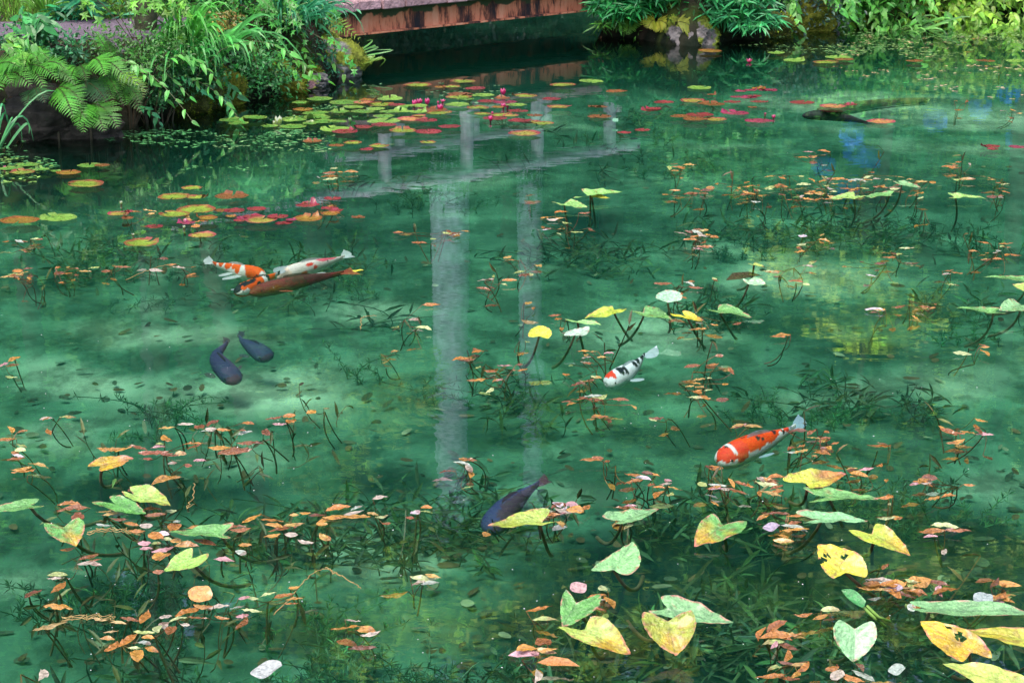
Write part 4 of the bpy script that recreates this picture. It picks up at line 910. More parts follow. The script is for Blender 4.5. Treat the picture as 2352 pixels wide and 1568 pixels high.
# ------------------------------------------------------------------ large arrow shaped leaves on stalks
def arrow(label, cv, tip, la, sinus, lb_, col, tilt=22, z=.03, roll=0, bulge=(.16, .16), tipcol=None, rim=(.40, .10, .10), holes=(), stem=(0, 140), spots=.3, group='arrowhead pond lily leaves', amb=0.5, fold=0.05):
    S0 = P(*cv(*sinus), z); nrm = tilt_plane(S0, R(tilt), R(roll)); nrm = unit(nrm)
    def Q(p): return PP(*cv(*p), S0, nrm)
    Tp, A, Bp = Q(tip), Q(la), Q(lb_); S = S0
    ex = unit(Tp - S); ey = unit(np.cross(nrm, ex))
    def L2(p): d = p - S; return np.array([d @ ex, d @ ey])
    t2, a2, b2 = L2(Tp), L2(A), L2(Bp)
    if a2[1] < b2[1]: a2, b2 = b2, a2; bulge = bulge[::-1]; 
    def side(p, q, s, bu):                       # tip -> lobe with an outward bulge
        d = q - p; nn_ = np.array([-d[1], d[0]]) / (np.linalg.norm(d) + 1e-9) * s; Ln = np.linalg.norm(d)
        c1_ = p + d * .30 + nn_ * bu * Ln * .9; c2_ = p + d * .78 + nn_ * bu * Ln * 1.45
        t = np.linspace(0, 1, 26)[:, None]; return (1 - t) ** 3 * p + 3 * t * (1 - t) ** 2 * c1_ + 3 * t * t * (1 - t) * c2_ + t ** 3 * q
    s1 = side(t2, a2, -1, bulge[0]); s2 = side(t2, b2, 1, bulge[1])
    o = np.zeros(2)
    def inner(q, s):
        d = -q; nn_ = np.array([-d[1], d[0]]) / (np.linalg.norm(d) + 1e-9) * s; Ln = np.linalg.norm(d); t = np.linspace(0, 1, 9)[1:-1, None]
        c_ = q * .55 + nn_ * Ln * .12; return (1 - t) ** 2 * q + 2 * t * (1 - t) * c_ + t * t * o
    out = np.concatenate([s1, inner(a2, -1), o[None], inner(b2, 1)[::-1], s2[::-1][:-1]])
    # soften the corners
    for _ in range(2):
        nb = (np.roll(out, 1, 0) + np.roll(out, -1, 0)) / 2; k0 = np.zeros(len(out)); k0[1:] = .5; out = out + (nb - out) * k0[:, None] * .6
    n = len(out); cen = t2 * .22; sd = random.uniform(0, 99); size = np.linalg.norm(t2)
    wob = np.array([1 + .03 * nz(p[0] / size * 12, p[1] / size * 12, sd) + .018 * nz(p[0] / size * 40, p[1] / size * 40, sd) for p in out])
    rings = [0, .2, .4, .58, .74, .87, .95, 1.0]; V = []; Cc = []
    for r_ in rings:
        for i in range(n):
            p = cen + (out[i] * wob[i] - cen) * r_
            lt = p[0] / size; dy = p[1] / size
            zz = size * (fold * abs(dy) * 3 + .05 * nz(p[0] / size * 2.5, p[1] / size * 2.5, sd) + .022 * nz(p[0] / size * 7, p[1] / size * 7, sd)) * (.3 + r_)
            V.append(S + ex * p[0] + ey * p[1] + nrm * zz)
            c_ = np.array(col, float)
            if tipcol is not None:
                m_ = float(ss(.10, .85, lt + .55 * nz(p[0] / size * 3, p[1] / size * 3, sd + 4) + (amb - .5))); c_ = c_ * (1 - m_) + np.array(tipcol) * m_
            vein = 1 - .22 * max(0, 1 - abs(dy) * 26) - .20 * (abs(((math.atan2(dy, lt + .15)) * 9) % 1 - .5) * 2) ** 3
            c_ = c_ * .86 * vein * (1 + .38 * nz(p[0] / size * 5, p[1] / size * 5, sd + 9))
            if spots and nz(p[0] / size * 9, p[1] / size * 9, sd + 30) > .62 - spots: c_ = c_ * .45 + np.array((.22, .09, .03)) * .55
            if r_ >= .94 and nz(p[0] / size * 6, p[1] / size * 6, sd + 50) > .08: c_ = c_ * .35 + np.array(rim) * .65
            Cc.append(c_)
    V = np.array(V); nr_ = len(rings); i = np.arange(nr_ - 1)[:, None] * n; j = np.arange(n)[None]; j2 = (j + 1) % n
    q = np.stack([i + j, i + j2, i + n + j2, i + n + j], -1).reshape(-1, 4)
    if holes:
        cent = V[q].mean(1); keep = np.ones(len(q), bool)
        for (hx, hy, hr) in holes:
            hu, hv = cv(hx, hy); s_ = hr / (cv(1, 0)[0] - cv(0, 0)[0]) if False else hr * (cv(1, 0)[0] - cv(0, 0)[0])
            for k_, cq in enumerate(cent):
                uu, vv = proj(cq)
                if math.hypot(uu - hu, (vv - hv) * 1.5) < s_ * (1 + .5 * nz(uu * .3, vv * .3, 1)): keep[k_] = False
        q = q[keep]
    if np.dot(np.cross(ex, ey), nrm) < 0: q = q[:, ::-1]
    # push fully above the water
    low = V[:, 2].min(); 
    e = empty('pond_lily_leaf', tuple(S)); g = Geo(); V[:, 2] = np.maximum(V[:, 2], .004 + .004 * rng.random(len(V)))
    g.add(V, [q], np.clip(Cc, .01, .9)); g.build('blade', M_WET, e, S, smooth=True)
    g = Geo(); en = S + np.array([stem[0] / 900, .42 + stem[1] / 900, -.26]); tube(g, bez(S + ex * .004 - nrm * .003, S + np.array([stem[0] / 1800, .05, -.12]), en, 8), .0042, (.10, .09, .04) if tipcol is None else (.12, .07, .03), 6, .006)
    g.build('stalk', M_STEM, e, S, smooth=True); tag(e, label, 'pond lily leaf', group)
G_, H_, I_, J_, E_, F_, K_ = conv(0, 1150, 1.845), conv(900, 1250, 2.091), conv(1500, 1400, 2.614), conv(2200, 1150, 1.845), conv(1000, 500, 2.091), conv(1900, 400, 2.091), conv(1700, 980, 2.94)
g1 = (.155, .37, .10); g2 = (.11, .32, .06); gb = (.20, .41, .16); yl = (.46, .30, .012); yg = (.30, .36, .035); orr = (.42, .18, .035)
ARR = [
 ('yellow green leaf lying across the head of the dark blue carp', H_, (1105, 608), (1490, 522), (1432, 578), (1548, 578), (.42, .56, .10), 8, .03, (.10, .08), yg),
 ('pale green leaf pointing right beside a clump of brown leaves', H_, (2162, 505), (1800, 565), (1925, 575), (1872, 606), gb, 8, .03, (.12, .12), None),
 ('green leaf with a yellow tip and pink rim between the two groups', I_, (1397, 520), (1545, 293), (1612, 360), (1800, 340), g2, 20, .04, (.16, .20), yl),
 ('upturned green leaf with a red rim standing above dark water', I_, (925, 485), (600, 725), (775, 706), (888, 758), (.24, .52, .18), 30, .07, (.04, .26), None),
 ('green heart leaf overlapping the yellow leaf in front', I_, (385, 1137), (415, 863), (490, 965), (678, 895), g2, 30, .06, (.10, .22), None),
 ('long yellow leaf with brown spots in front of the green heart leaf', I_, (915, 1366), (352, 1142), (560, 1160), (612, 1068), (.42, .55, .10), 24, .035, (.12, .16), yl),
 ('yellow heart leaf with a large brown spot', I_, (1252, 1362), (1000, 1033), (1195, 1100), (1370, 1028), yg, 38, .07, (.20, .22), yl),
 ('green arrow leaf partly hidden behind the yellow heart leaf', I_, (1700, 1117), (1032, 1012), (1195, 1010), (1135, 922), gb, 18, .035, (.10, .12), None),
 ('yellow and orange leaf with a ragged brown end above the green pair', J_, (515, 440), (165, 484), (298, 490), (318, 527), (.50, .55, .05), 22, .05, (.18, .16), orr),
 ('upper one of the two long green leaves lying one behind the other', J_, (700, 566), (275, 530), (415, 568), (308, 598), g1, 8, .03, (.08, .07), None),
 ('lower one of the two long green leaves lying one behind the other', J_, (636, 686), (235, 650), (372, 690), (270, 712), (.24, .52, .22), 8, .03, (.09, .07), None),
 ('olive and yellow leaf with a brown streak right of the holed leaf', J_, (865, 874), (522, 742), (655, 766), (675, 712), (.40, .50, .04), 26, .05, (.14, .12), yl),
 ('yellow leaf with eaten holes and its lobes towards the camera', J_, (362, 815), (445, 1016), (512, 970), (628, 1004), (.60, .56, .04), 30, .05, (.16, .26), (.75, .55, .03)),
 ('round green heart leaf standing upright near the bottom', J_, (552, 1455), (470, 1228), (562, 1278), (655, 1236), (.28, .56, .25), 50, .08, (.26, .26), None),
 ('large pale leaf with wavy edges crossing the right frame edge', J_, (1560, 1190), (850, 1130), (960, 1172), (852, 1196), gb, 14, .05, (.07, .09), None),
 ('large yellow leaf with a torn hole at the lower right', J_, (915, 1222), (1140, 1466), (1188, 1398), (1304, 1442), yl, 30, .05, (.16, .20), (.75, .50, .03)),
 ('yellow green leaf strip at the right edge in front of the pale leaf', J_, (1135, 1280), (1600, 1300), (1560, 1350), (1580, 1420), (.5, .54, .06), 12, .05, (.06, .08), yl),
 ('yellow green leaf cut off by the bottom frame edge', J_, (1037, 1466), (1500, 1560), (1430, 1590), (1420, 1640), (.45, .56, .10), 20, .05, (.14, .12), None),
 ('orange and yellow ragged leaf standing on a bent brown stalk', G_, (725, 355), (470, 405), (545, 395), (538, 433), yl, 22, .08, (.22, .12), orr),
 ('green leaf cut off by the left frame edge', G_, (-90, 655), (215, 570), (165, 603), (245, 612), g1, 10, .04, (.08, .08), None),
 ('green leaf with a cut lobe beside the pink rimmed leaf', G_, (790, 660), (492, 600), (628, 600), (588, 560), g2, 16, .035, (.10, .16), None),
 ('green leaf with a pink rim under small fallen leaves', G_, (922, 608), (656, 530), (735, 560), (700, 515), (.34, .55, .10), 16, .045, (.18, .22), yg),
 ('green heart leaf with a yellow brown tip at the left', G_, (410, 826), (242, 712), (345, 726), (420, 683), g2, 28, .06, (.20, .26), yl),
 ('long narrow pale green leaf pointing left', G_, (893, 760), (1270, 724), (1200, 762), (1250, 778), g1, 8, .03, (.07, .08), None),
 ('green leaf split by an orange vein with lobes to the right', G_, (887, 962), (1042, 848), (1036, 892), (1130, 865), (.32, .56, .10), 20, .05, (.16, .34), None),
 ('green leaf with a yellow underside behind the middle clumps', E_, (1722, 130), (1412, 170), (1520, 150), (1468, 128), (.28, .55, .14), 6, .03, (.07, .10), None),
 ('yellow leaf half hidden under the green leaf in the middle distance', E_, (1650, 172), (1500, 168), (1530, 160), (1540, 148), (.55, .55, .06), 6, .02, (.12, .12), None),
 ('flat green leaf with a serrated edge left of the overlapping pair', E_, (1508, 231), (1285, 201), (1360, 203), (1400, 185), (.30, .58, .16), 8, .025, (.12, .12), None),
 ('yellow green leaf with an orange rim and lobes to the right', E_, (1489, 905), (1660, 829), (1668, 850), (1750, 852), (.45, .58, .06), 16, .04, (.14, .20), None),
 ('green leaf pointing right above the white leaf', E_, (1592, 946), (1366, 908), (1440, 920), (1490, 915), (.30, .60, .18), 10, .06, (.12, .10), None),
 ('pale whitish leaf in front of the green leaf pointing right', E_, (1518, 957), (1362, 1014), (1425, 1008), (1475, 1022), (.45, .62, .45), 14, .05, (.14, .16), None),
 ('yellow curled leaf on a long curved stalk', E_, (1218, 947), (1145, 1026), (1212, 1012), (1268, 1037), (.58, .62, .03), 34, .08, (.20, .36), None),
 ('wide green leaf pointing right left of the yellow one', E_, (2028, 916), (1755, 868), (1852, 872), (1862, 840), g1, 10, .04, (.12, .14), None),
 ('rounded green leaf with a whitish sheen on a straight stalk', E_, (1985, 733), (1925, 792), (2000, 806), (2085, 800), (.34, .60, .36), 30, .09, (.16, .30), None),
 ('yellow leaf folded beside the wide green leaf', F_, (335, 1130), (130, 1083), (232, 1105), (205, 1075), (.62, .60, .03), 16, .04, (.14, .16), yl),
 ('bright green heart leaf above a sunken brown leaf', F_, (718, 905), (576, 870), (610, 885), (640, 868), (.32, .60, .30), 30, .08, (.30, .22), None),
 ('long green leaf pointing right behind the middle right clumps', F_, (634, 1102), (330, 1062), (425, 1062), (432, 1036), g1, 8, .03, (.10, .12), None),
 ('small green leaf standing in the far right weed band', F_, (1670, 315), (1492, 276), (1545, 295), (1530, 278), gb, 10, .05, (.14, .16), None),
 ('long green leaf lying at the front of the far weed band', F_, (1102, 382), (1255, 345), (1262, 365), (1330, 382), (.34, .56, .14), 6, .02, (.06, .12), None),
 ('green leaf with a torn edge right of the long one in the weed band', F_, (1310, 370), (1505, 342), (1480, 358), (1508, 372), g1, 6, .02, (.08, .08), None),
 ('narrow green leaf alone at the right of the weed band', F_, (2085, 377), (1830, 356), (1875, 370), (1835, 378), (.32, .56, .14), 6, .02, (.08, .06), None),
 ('narrow green leaf reaching the right frame edge at mid height', F_, (2035, 857), (2400, 860), (2330, 872), (2400, 905), g1, 8, .03, (.06, .06), None),
 ('yellow green leaf curling at the right frame edge', F_, (2225, 905), (2420, 920), (2370, 940), (2390, 985), (.42, .56, .12), 14, .03, (.14, .14), None),
 ('pale green narrow leaf pointing left near the right frame edge', F_, (1870, 1046), (2150, 1060), (2120, 1078), (2212, 1096), g1, 8, .03, (.08, .06), None),
 ('green heart leaf cut by the right frame edge', F_, (2145, 1062), (2240, 1003), (2290, 1030), (2340, 1060), gb, 20, .05, (.18, .20), None),
 ('tiny green leaf floating behind the sunken brown leaf', F_, (706, 798), (606, 779), (640, 787), (650, 778), (.40, .50, .10), 6, .01, (.12, .12), None)]
ST = {12: (200, 0), 18: (-60, 200), 13: (10, 0), 16: (0, 0)}
HO = {12: ((505, 885, 22), (385, 905, 24), (410, 880, 16)), 15: ((1125, 1315, 26), (1150, 1330, 20), (1075, 1272, 16)), 18: ((700, 365, 10),)}
for i, (lb, cv, tp, la, si, l2, col, tl, z, bu, tc) in enumerate(ARR):
    arrow(lb, cv, tp, la, si, l2, col, tl, z, 0, bu, tc, holes=HO.get(i, ()), stem=(random.uniform(-60, 120), random.uniform(0, 200)) if i not in ST else ST[i], spots=.30 if tc is not None else .05)
# the young rolled leaf
def rolled():
    p = [PP(*J_(x, y), P(*J_(600, 1150), .04), unit(np.array([0, -.3, 1]))) for x, y in ((487, 1064), (520, 1125), (600, 1160), (622, 1128), (560, 1085))]
    S = p[2]; e = empty('pond_lily_leaf', tuple(S)); tag(e, 'young folded green leaf lying half under a round brown leaf', 'pond lily leaf', 'arrowhead pond lily leaves')
    g = Geo(); n = 9; V = []
    for i in range(n):
        t = i / (n - 1); a = (1 - t) ** 2 * p[0] + 2 * t * (1 - t) * p[1] + t * t * p[2]; b = (1 - t) ** 2 * p[0] + 2 * t * (1 - t) * p[4] + t * t * p[3]
        V += [a, (a + b) / 2 + np.array([0, 0, -.006 + 0 * t]), b + np.array([0, 0, .012 * math.sin(t * 3.1)])]
    k = np.arange(n - 1)[:, None] * 3 + np.arange(2)[None]; g.add(np.array(V), [np.stack([k, k + 1, k + 4, k + 3], -1).reshape(-1, 4)], np.tile((.05, .24, .06), (len(V), 1))); g.build('blade', M_WET, e, S, smooth=True)
    g = Geo()
    for dx in (0, 26):
        tube(g, [P(*J_(600 + dx, 1150), .03), P(*J_(660 + dx, 1210), .01), P(*J_(725 + dx, 1262 - dx), -.03)], .004, (.16, .28, .05), 6)
    g.build('stalk', M_STEM, e, S, smooth=True)
rolled()

# ------------------------------------------------------------------ pondweed clumps
ORG = [((.40, .155, .028), 5), ((.46, .22, .04), 5), ((.26, .09, .025), 4), ((.44, .27, .075), 2), ((.16, .055, .022), 2)]
PNK = [((.50, .26, .27), 3), ((.42, .34, .27), 4), ((.36, .40, .33), 2), ((.52, .43, .46), 1)]  # pale pinks: partly leaf colour, partly sky sheen put into the colour
GRN = [((.34, .40, .12), 1), ((.45, .50, .22), 1)]
def pick(tab):
    t = sum(w_ for _, w_ in tab); r = random.uniform(0, t)
    for c_, w_ in tab:
        r -= w_
        if r <= 0: return c_
    return tab[0][0]
CLEAR = [(1445, 850, 75, 45), (1715, 1030, 100, 48), (650, 630, 180, 40), (512, 830, 60, 60), (585, 800, 50, 45), (1185, 1140, 75, 50), (1800, 985, 30, 15)]
def leaf_at(gl, p, d, l, w_, col, ov):
    # elliptic leaf with a pinched midrib, slightly wavy
    m = 9; t = np.linspace(0, 1, m); X = unit(d); Yv = unit(np.cross(np.array([0, random.uniform(-.55, 0), 1]) + rng.normal(0, .08, 3), X)); Z = np.cross(X, Yv)
    prof = np.sin(t * math.pi) ** (.6 if ov else .95) * (1 if ov else (1.12 - .3 * t)); prof[0] = .05; prof[-1] = .02; wv = rng.normal(0, .02 * l, (m, 2)); bendc = random.uniform(-.14, .14) * l
    V = []; cl = []; cupp = random.uniform(-.1, .3); patch = random.random() < .3; tone = random.uniform(.8, 1.2)
    for k_ in range(m):
        b0 = p + X * (t[k_] - .5) * l + Yv * bendc * math.sin(t[k_] * 3.14)
        V += [b0 - Yv * w_ * .5 * prof[k_] * random.uniform(.93, 1.05) + Z * (wv[k_, 0] + cupp * w_ * .5 * prof[k_]), b0, b0 + Yv * w_ * .5 * prof[k_] * random.uniform(.93, 1.05) + Z * (wv[k_, 1] + cupp * w_ * .5 * prof[k_])]
        cc = np.array(col) * tone
        if patch and t[k_] > .5: cc = cc * .5 + np.array((.20, .06, .025)) * .5
        cl += [cc * random.uniform(.95, 1.15), cc * .75, cc * random.uniform(.9, 1.05)]
    V = np.array(V)
    if p[2] > 0: V[:, 2] += max(0, .0025 - V[:, 2].min())
    kk = np.arange(m - 1)[:, None] * 3 + np.arange(2)[None]; gl.add(V, [np.stack([kk, kk + 1, kk + 4, kk + 3], -1).reshape(-1, 4)], np.clip(cl, .01, .92))
    return X

def weed(u, v, ru, rv, n, L=.062, pink=.2, dense=None, desc=None):
    c = P(u, v); e = empty('pondweed', tuple(c)); gl = Geo(); gs = Geo(); root = np.array([c[0] + random.uniform(-.05, .05), c[1] + random.uniform(.12, .26), -.16])
    hub = c + np.array([0, 0, -.05]); tube(gs, bez(root, (root + hub) / 2 + rng.normal(0, .02, 3), hub, 6), .003, (.08, .085, .035), 4, .002)
    sub = max(1, n // 7); hubs = [hub] + [P(u + random.uniform(-.6, .6) * ru, v + random.uniform(-.5, .6) * rv, -random.uniform(.01, .05)) for _ in range(sub)]
    for h in hubs[1:]: 
        tube(gs, bez(root + rng.normal(0, .02, 3) * (1, 1, 0), (root + h) / 2 + rng.normal(0, .03, 3), h, 6), .0022, vary((.11, .07, .025), 1)[0], 4, .002)
    np_, col_ = 0, None
    for i in range(n):
        h = hubs[random.randrange(len(hubs))]; hu, hv = proj(h)
        a = random.uniform(0, 6.28); q = math.sqrt(random.random())
        if random.random() < .72: uu, vv = u + ru * q * math.cos(a), v + rv * q * math.sin(a)
        else: uu, vv = hu + .42 * ru * q * math.cos(a), hv + .42 * rv * q * math.sin(a)
        p = P(uu, vv, .004 + .016 * random.random())
        if random.random() < .28: p[2] = -.008 - .05 * random.random()
        d = p - h; d[2] = 0; d = d / (np.linalg.norm(d) + 1e-6) + rng.normal(0, .5, 3) * (1.6, .5, 0)
        d[1] *= .5
        x = random.random(); kind = 'p' if x < pink else ('g' if x < pink + .10 else 'o'); col = pick({'p': PNK, 'g': GRN, 'o': ORG}[kind])
        ov = random.random() < .2; l = L * random.uniform(.55, 1.18) * (.66 if ov else 1); w_ = l * (random.uniform(.45, .62) if ov else random.uniform(.20, .32))
        d[2] = random.uniform(-.05, .08)
        if any(((uu - a_x) / rx_) ** 2 + ((vv - a_y) / ry_) ** 2 < 1 for a_x, a_y, rx_, ry_ in CLEAR): continue
        X = leaf_at(gl, p, d, l, w_, col, ov)
        st = p - X * l * .48
        tube(gs, bez(h, (h + st) / 2 + np.array([0, 0, -.012]) + rng.normal(0, .012, 3), st, 6), .0013, vary((.16, .09, .03), 1)[0] if random.random() < .6 else (.18, .05, .03), 3, .001)
    # dark leafy growth under the clump
    for _ in range(int((dense if dense is not None else n * .12))):
        b = root + rng.normal(0, 1, 3) * (ru / 2600, .05, .02); t_ = b + np.array([rng.normal(0, .05), rng.normal(0, .04), random.uniform(.06, .2)]); cc = bez(b, (b + t_) / 2 + rng.normal(0, .03, 3), t_, 5)
        tube(gs, cc, .003, vary((.07, .06, .02), 1, .4)[0], 3, .002)
        D = rng.normal(0, 1, (2, 3)) + (0, 0, .3); leaves(gs, T_LANCE, cc[[3, 4]], D, .06, .012, vary((.09, .08, .025), 2, .4), rnd=.5)
    if gl.n == 0: return bpy.data.objects.remove(e)
    gl.build('leaves', M_WEED, e, c); gs.build('stems', M_STEM, e, c)
    size = 'single' if n == 1 else ('sparse' if n <= 6 else ('dense' if n > 15 else 'loose'))
    if pink > .15: size += ' pink-flecked'
    size += {0: '', 1: ' wide', 2: ' narrow'}[1 if ru > 58 else (2 if ru < 40 else 0)] if n > 1 else ''
    register(e, desc or f'{size} brown pondweed', 'pondweed', 'pondweed clumps floating on the pond', (u, v))
W = [(990,535,85,16,16),(1120,655,60,22,9),(1301,512,75,28,14),(1200,602,45,20,7),(953,729,60,40,9),(886,815,32,10,4),(1080,803,35,6,4),(1148,857,75,26,14),(1190,780,20,12,3),(1370,820,80,18,18),(1340,865,60,18,7),(1380,925,85,28,17),(1286,729,30,10,4),(1070,830,14,14,2),(1215,440,15,12,3),
 (1890,357,60,24,8),(1565,443,55,10,9),(1618,441,40,12,8),(1684,426,50,10,10),(1729,430,55,20,14),(1752,463,30,16,4),(1800,405,45,9,8),(1827,437,55,13,10),(1850,457,40,7,7),(1902,426,70,20,19),(1958,426,50,18,13),(2015,405,55,12,11),(2033,430,40,12,8),(2108,416,50,10,7),(2105,450,20,7,3),(2200,388,60,16,13),(2123,490,15,7,2),(2303,418,45,18,9),(2303,449,35,5,3),(1550,385,50,9,7),
 (1610,545,50,24,20),(1855,548,65,18,13),(2070,575,50,18,8),(2277,576,65,22,17),(1829,623,60,26,10),(2003,610,70,16,8),(2185,627,55,9,6),(2037,720,40,14,6),(2100,700,55,22,15),(1562,651,60,11,9),(1615,735,90,22,10),(1800,773,35,4,2),(1630,838,65,28,12),(1600,884,70,14,7),(1625,905,50,26,7),(1528,957,35,22,5),(1690,988,50,14,8),(1862,1018,62,42,26),(1638,1070,30,10,4),(1390,1065,50,18,5),(1458,1100,22,14,6),(1520,1094,45,18,5),(1530,1118,40,10,4),(1665,1120,60,18,11),(1740,1100,45,14,6),
 (1797,1130,30,14,5),(1801,1199,52,26,10),(1995,1090,60,20,7),(2160,1107,85,20,9),(2203,992,105,34,16),(2046,1149,45,13,6),(2164,1223,55,16,5),(2101,1345,120,26,24),(2285,1356,45,26,9),(1885,1407,42,11,6),(1787,1462,60,26,9),(1795,1535,55,22,7),(1960,1545,100,18,12),(1250,1419,20,32,5),(1384,1370,34,40,9),(1223,1509,85,22,6),
 (1058,1078,55,16,7),(1176,1108,38,6,2),(1278,1168,70,20,18),(1440,1172,60,18,8),(118,958,42,10,5),(31,1010,36,30,9),(70,1075,46,10,4),
 (70,551,66,9,13),(59,635,56,20,16),(141,625,56,13,10),(259,613,46,13,7),(355,590,32,9,4),(425,606,38,9,6),(27,830,26,22,5),(760,400,56,14,14),(740,465,56,14,9),(300,490,60,12,6),(450,500,40,14,5),(2240,95,60,12,9),(2300,150,40,10,6),(2200,240,40,14,5),(2330,250,30,14,5),(60,1550,50,12,4),(950,1330,50,20,4),(1720,440,30,10,3),(2240,805,35,18,4),(1640,640,20,6,2),(1210,700,20,20,3),(2040,1030,50,12,3),(820,1440,40,30,4),(1120,1190,20,8,1),(2035,1300,15,8,1),(1460,810,24,5,1),(1080,1060,20,8,2),(1490,830,30,6,2)]
for (u, v, ru, rv, n) in W:
    n = int(n * 1.3) if v > 1080 else n
    L = .066 * (1.15 if v > 1150 else 1) * (1.1 if v < 500 else 1)
    weed(u, v, ru, rv, n, L, .18 if v > 1080 else .12)
TR = {'G': '''313,1160,-10,160,o 270,1260,15,190,t 700,1225,-10,100,o 780,1210,60,80,o 690,1335,35,130,o 600,1370,35,90,o 580,1330,-5,80,o 800,1325,0,70,o 780,1355,-10,70,p 820,1388,-20,80,o 750,1420,80,60,o 780,1292,-5,110,g 730,1378,0,80,g 860,1275,60,45,g 895,1210,10,70,p 895,1258,70,40,p 970,1225,12,110,g 1000,1253,-10,50,p 925,1285,60,50,o 1020,1180,20,150,o 1070,1215,-5,110,o 1100,1148,-5,110,o 1185,1158,5,110,p 1200,1212,-5,80,o 1280,1160,15,80,p 1320,1108,0,65,p 1365,1105,-10,70,g 1360,1175,-8,110,g 1310,1205,0,70,p 1305,1245,45,90,o 1450,1090,15,90,g 1530,1100,15,120,o 1570,1135,0,90,o 1590,1115,5,90,o 1590,1052,5,60,o 640,1245,-5,90,t 600,1290,10,80,t 540,1222,-8,90,t
480,885,15,110,o 505,905,10,90,o 485,930,0,130,p 310,985,-5,110,g 300,1002,0,90,p 315,1050,40,100,o 180,1087,25,100,o 365,843,10,80,o 375,608,-5,130,o 400,632,5,180,o 430,665,-50,60,d 565,712,-5,90,p 620,660,0,140,p 650,680,0,90,o 710,710,-10,80,o 790,720,0,70,p 850,770,-30,70,o 880,765,0,70,p 845,815,0,55,g 900,795,0,60,g 950,800,0,60,o 880,845,12,120,p 850,885,-70,50,o 895,875,20,60,o 780,810,0,70,p 790,842,0,70,p 935,725,60,50,o 955,695,10,40,p 1110,812,-8,120,o 1010,830,0,130,o 820,632,0,110,o 840,660,5,120,o 925,638,0,60,g 1060,728,5,90,o 1210,905,-5,115,p 1300,865,-20,55,p 1325,823,-5,70,o 900,475,12,160,o 770,500,10,80,p 780,518,0,60,p 720,525,10,60,o 855,965,0,60,o 600,655,0,90,t 560,640,5,80,o 740,745,0,90,o
1275,728,0,120,o 1300,735,5,110,o 1360,680,20,110,o 1470,690,-5,120,o 1480,720,-10,100,o 1470,770,10,90,o 1530,735,10,160,o 1575,765,-5,70,p 1590,710,0,110,o 1655,800,-10,90,p 1760,782,-25,60,o 1650,650,0,60,o 1770,690,12,120,o 1800,670,0,110,o 1740,710,0,60,o 1590,660,0,50,o
900,190,8,90,o 1005,170,0,85,p 1080,182,60,35,d 1150,165,25,75,d 1140,195,0,60,p 1120,210,0,80,p 1210,200,-5,75,o 905,245,-30,50,o 865,278,5,45,g 855,297,0,80,p 590,300,0,130,o 650,300,0,120,o 745,298,-12,100,o 1045,275,3,105,o 1050,292,20,80,o 1190,295,0,130,o 830,322,0,160,d 900,325,-8,80,d 930,335,0,80,d 975,332,3,65,t 800,357,-5,50,d 932,382,8,50,p 1080,367,0,70,p 1020,390,-20,35,d 1270,318,6,180,o 1340,270,5,120,o 1395,275,-5,80,o 1325,222,15,85,p 1340,167,-5,65,o 1478,135,10,90,d 1510,167,0,75,p 1580,155,40,45,o 1563,125,0,70,o 1680,103,25,45,o 1765,85,0,30,o 1442,213,-50,35,o 1310,205,0,40,d''',
 'H': '180,560,5,160,o 190,500,5,150,o 305,495,15,80,p 285,525,8,120,p 300,548,0,170,o 400,532,-15,75,o 455,545,10,80,g 485,590,0,55,o 110,675,-35,80,o 445,435,10,95,p 660,520,20,60,p 730,522,-10,75,g 730,495,0,70,o 630,555,-10,50,d 60,540,5,110,o'}
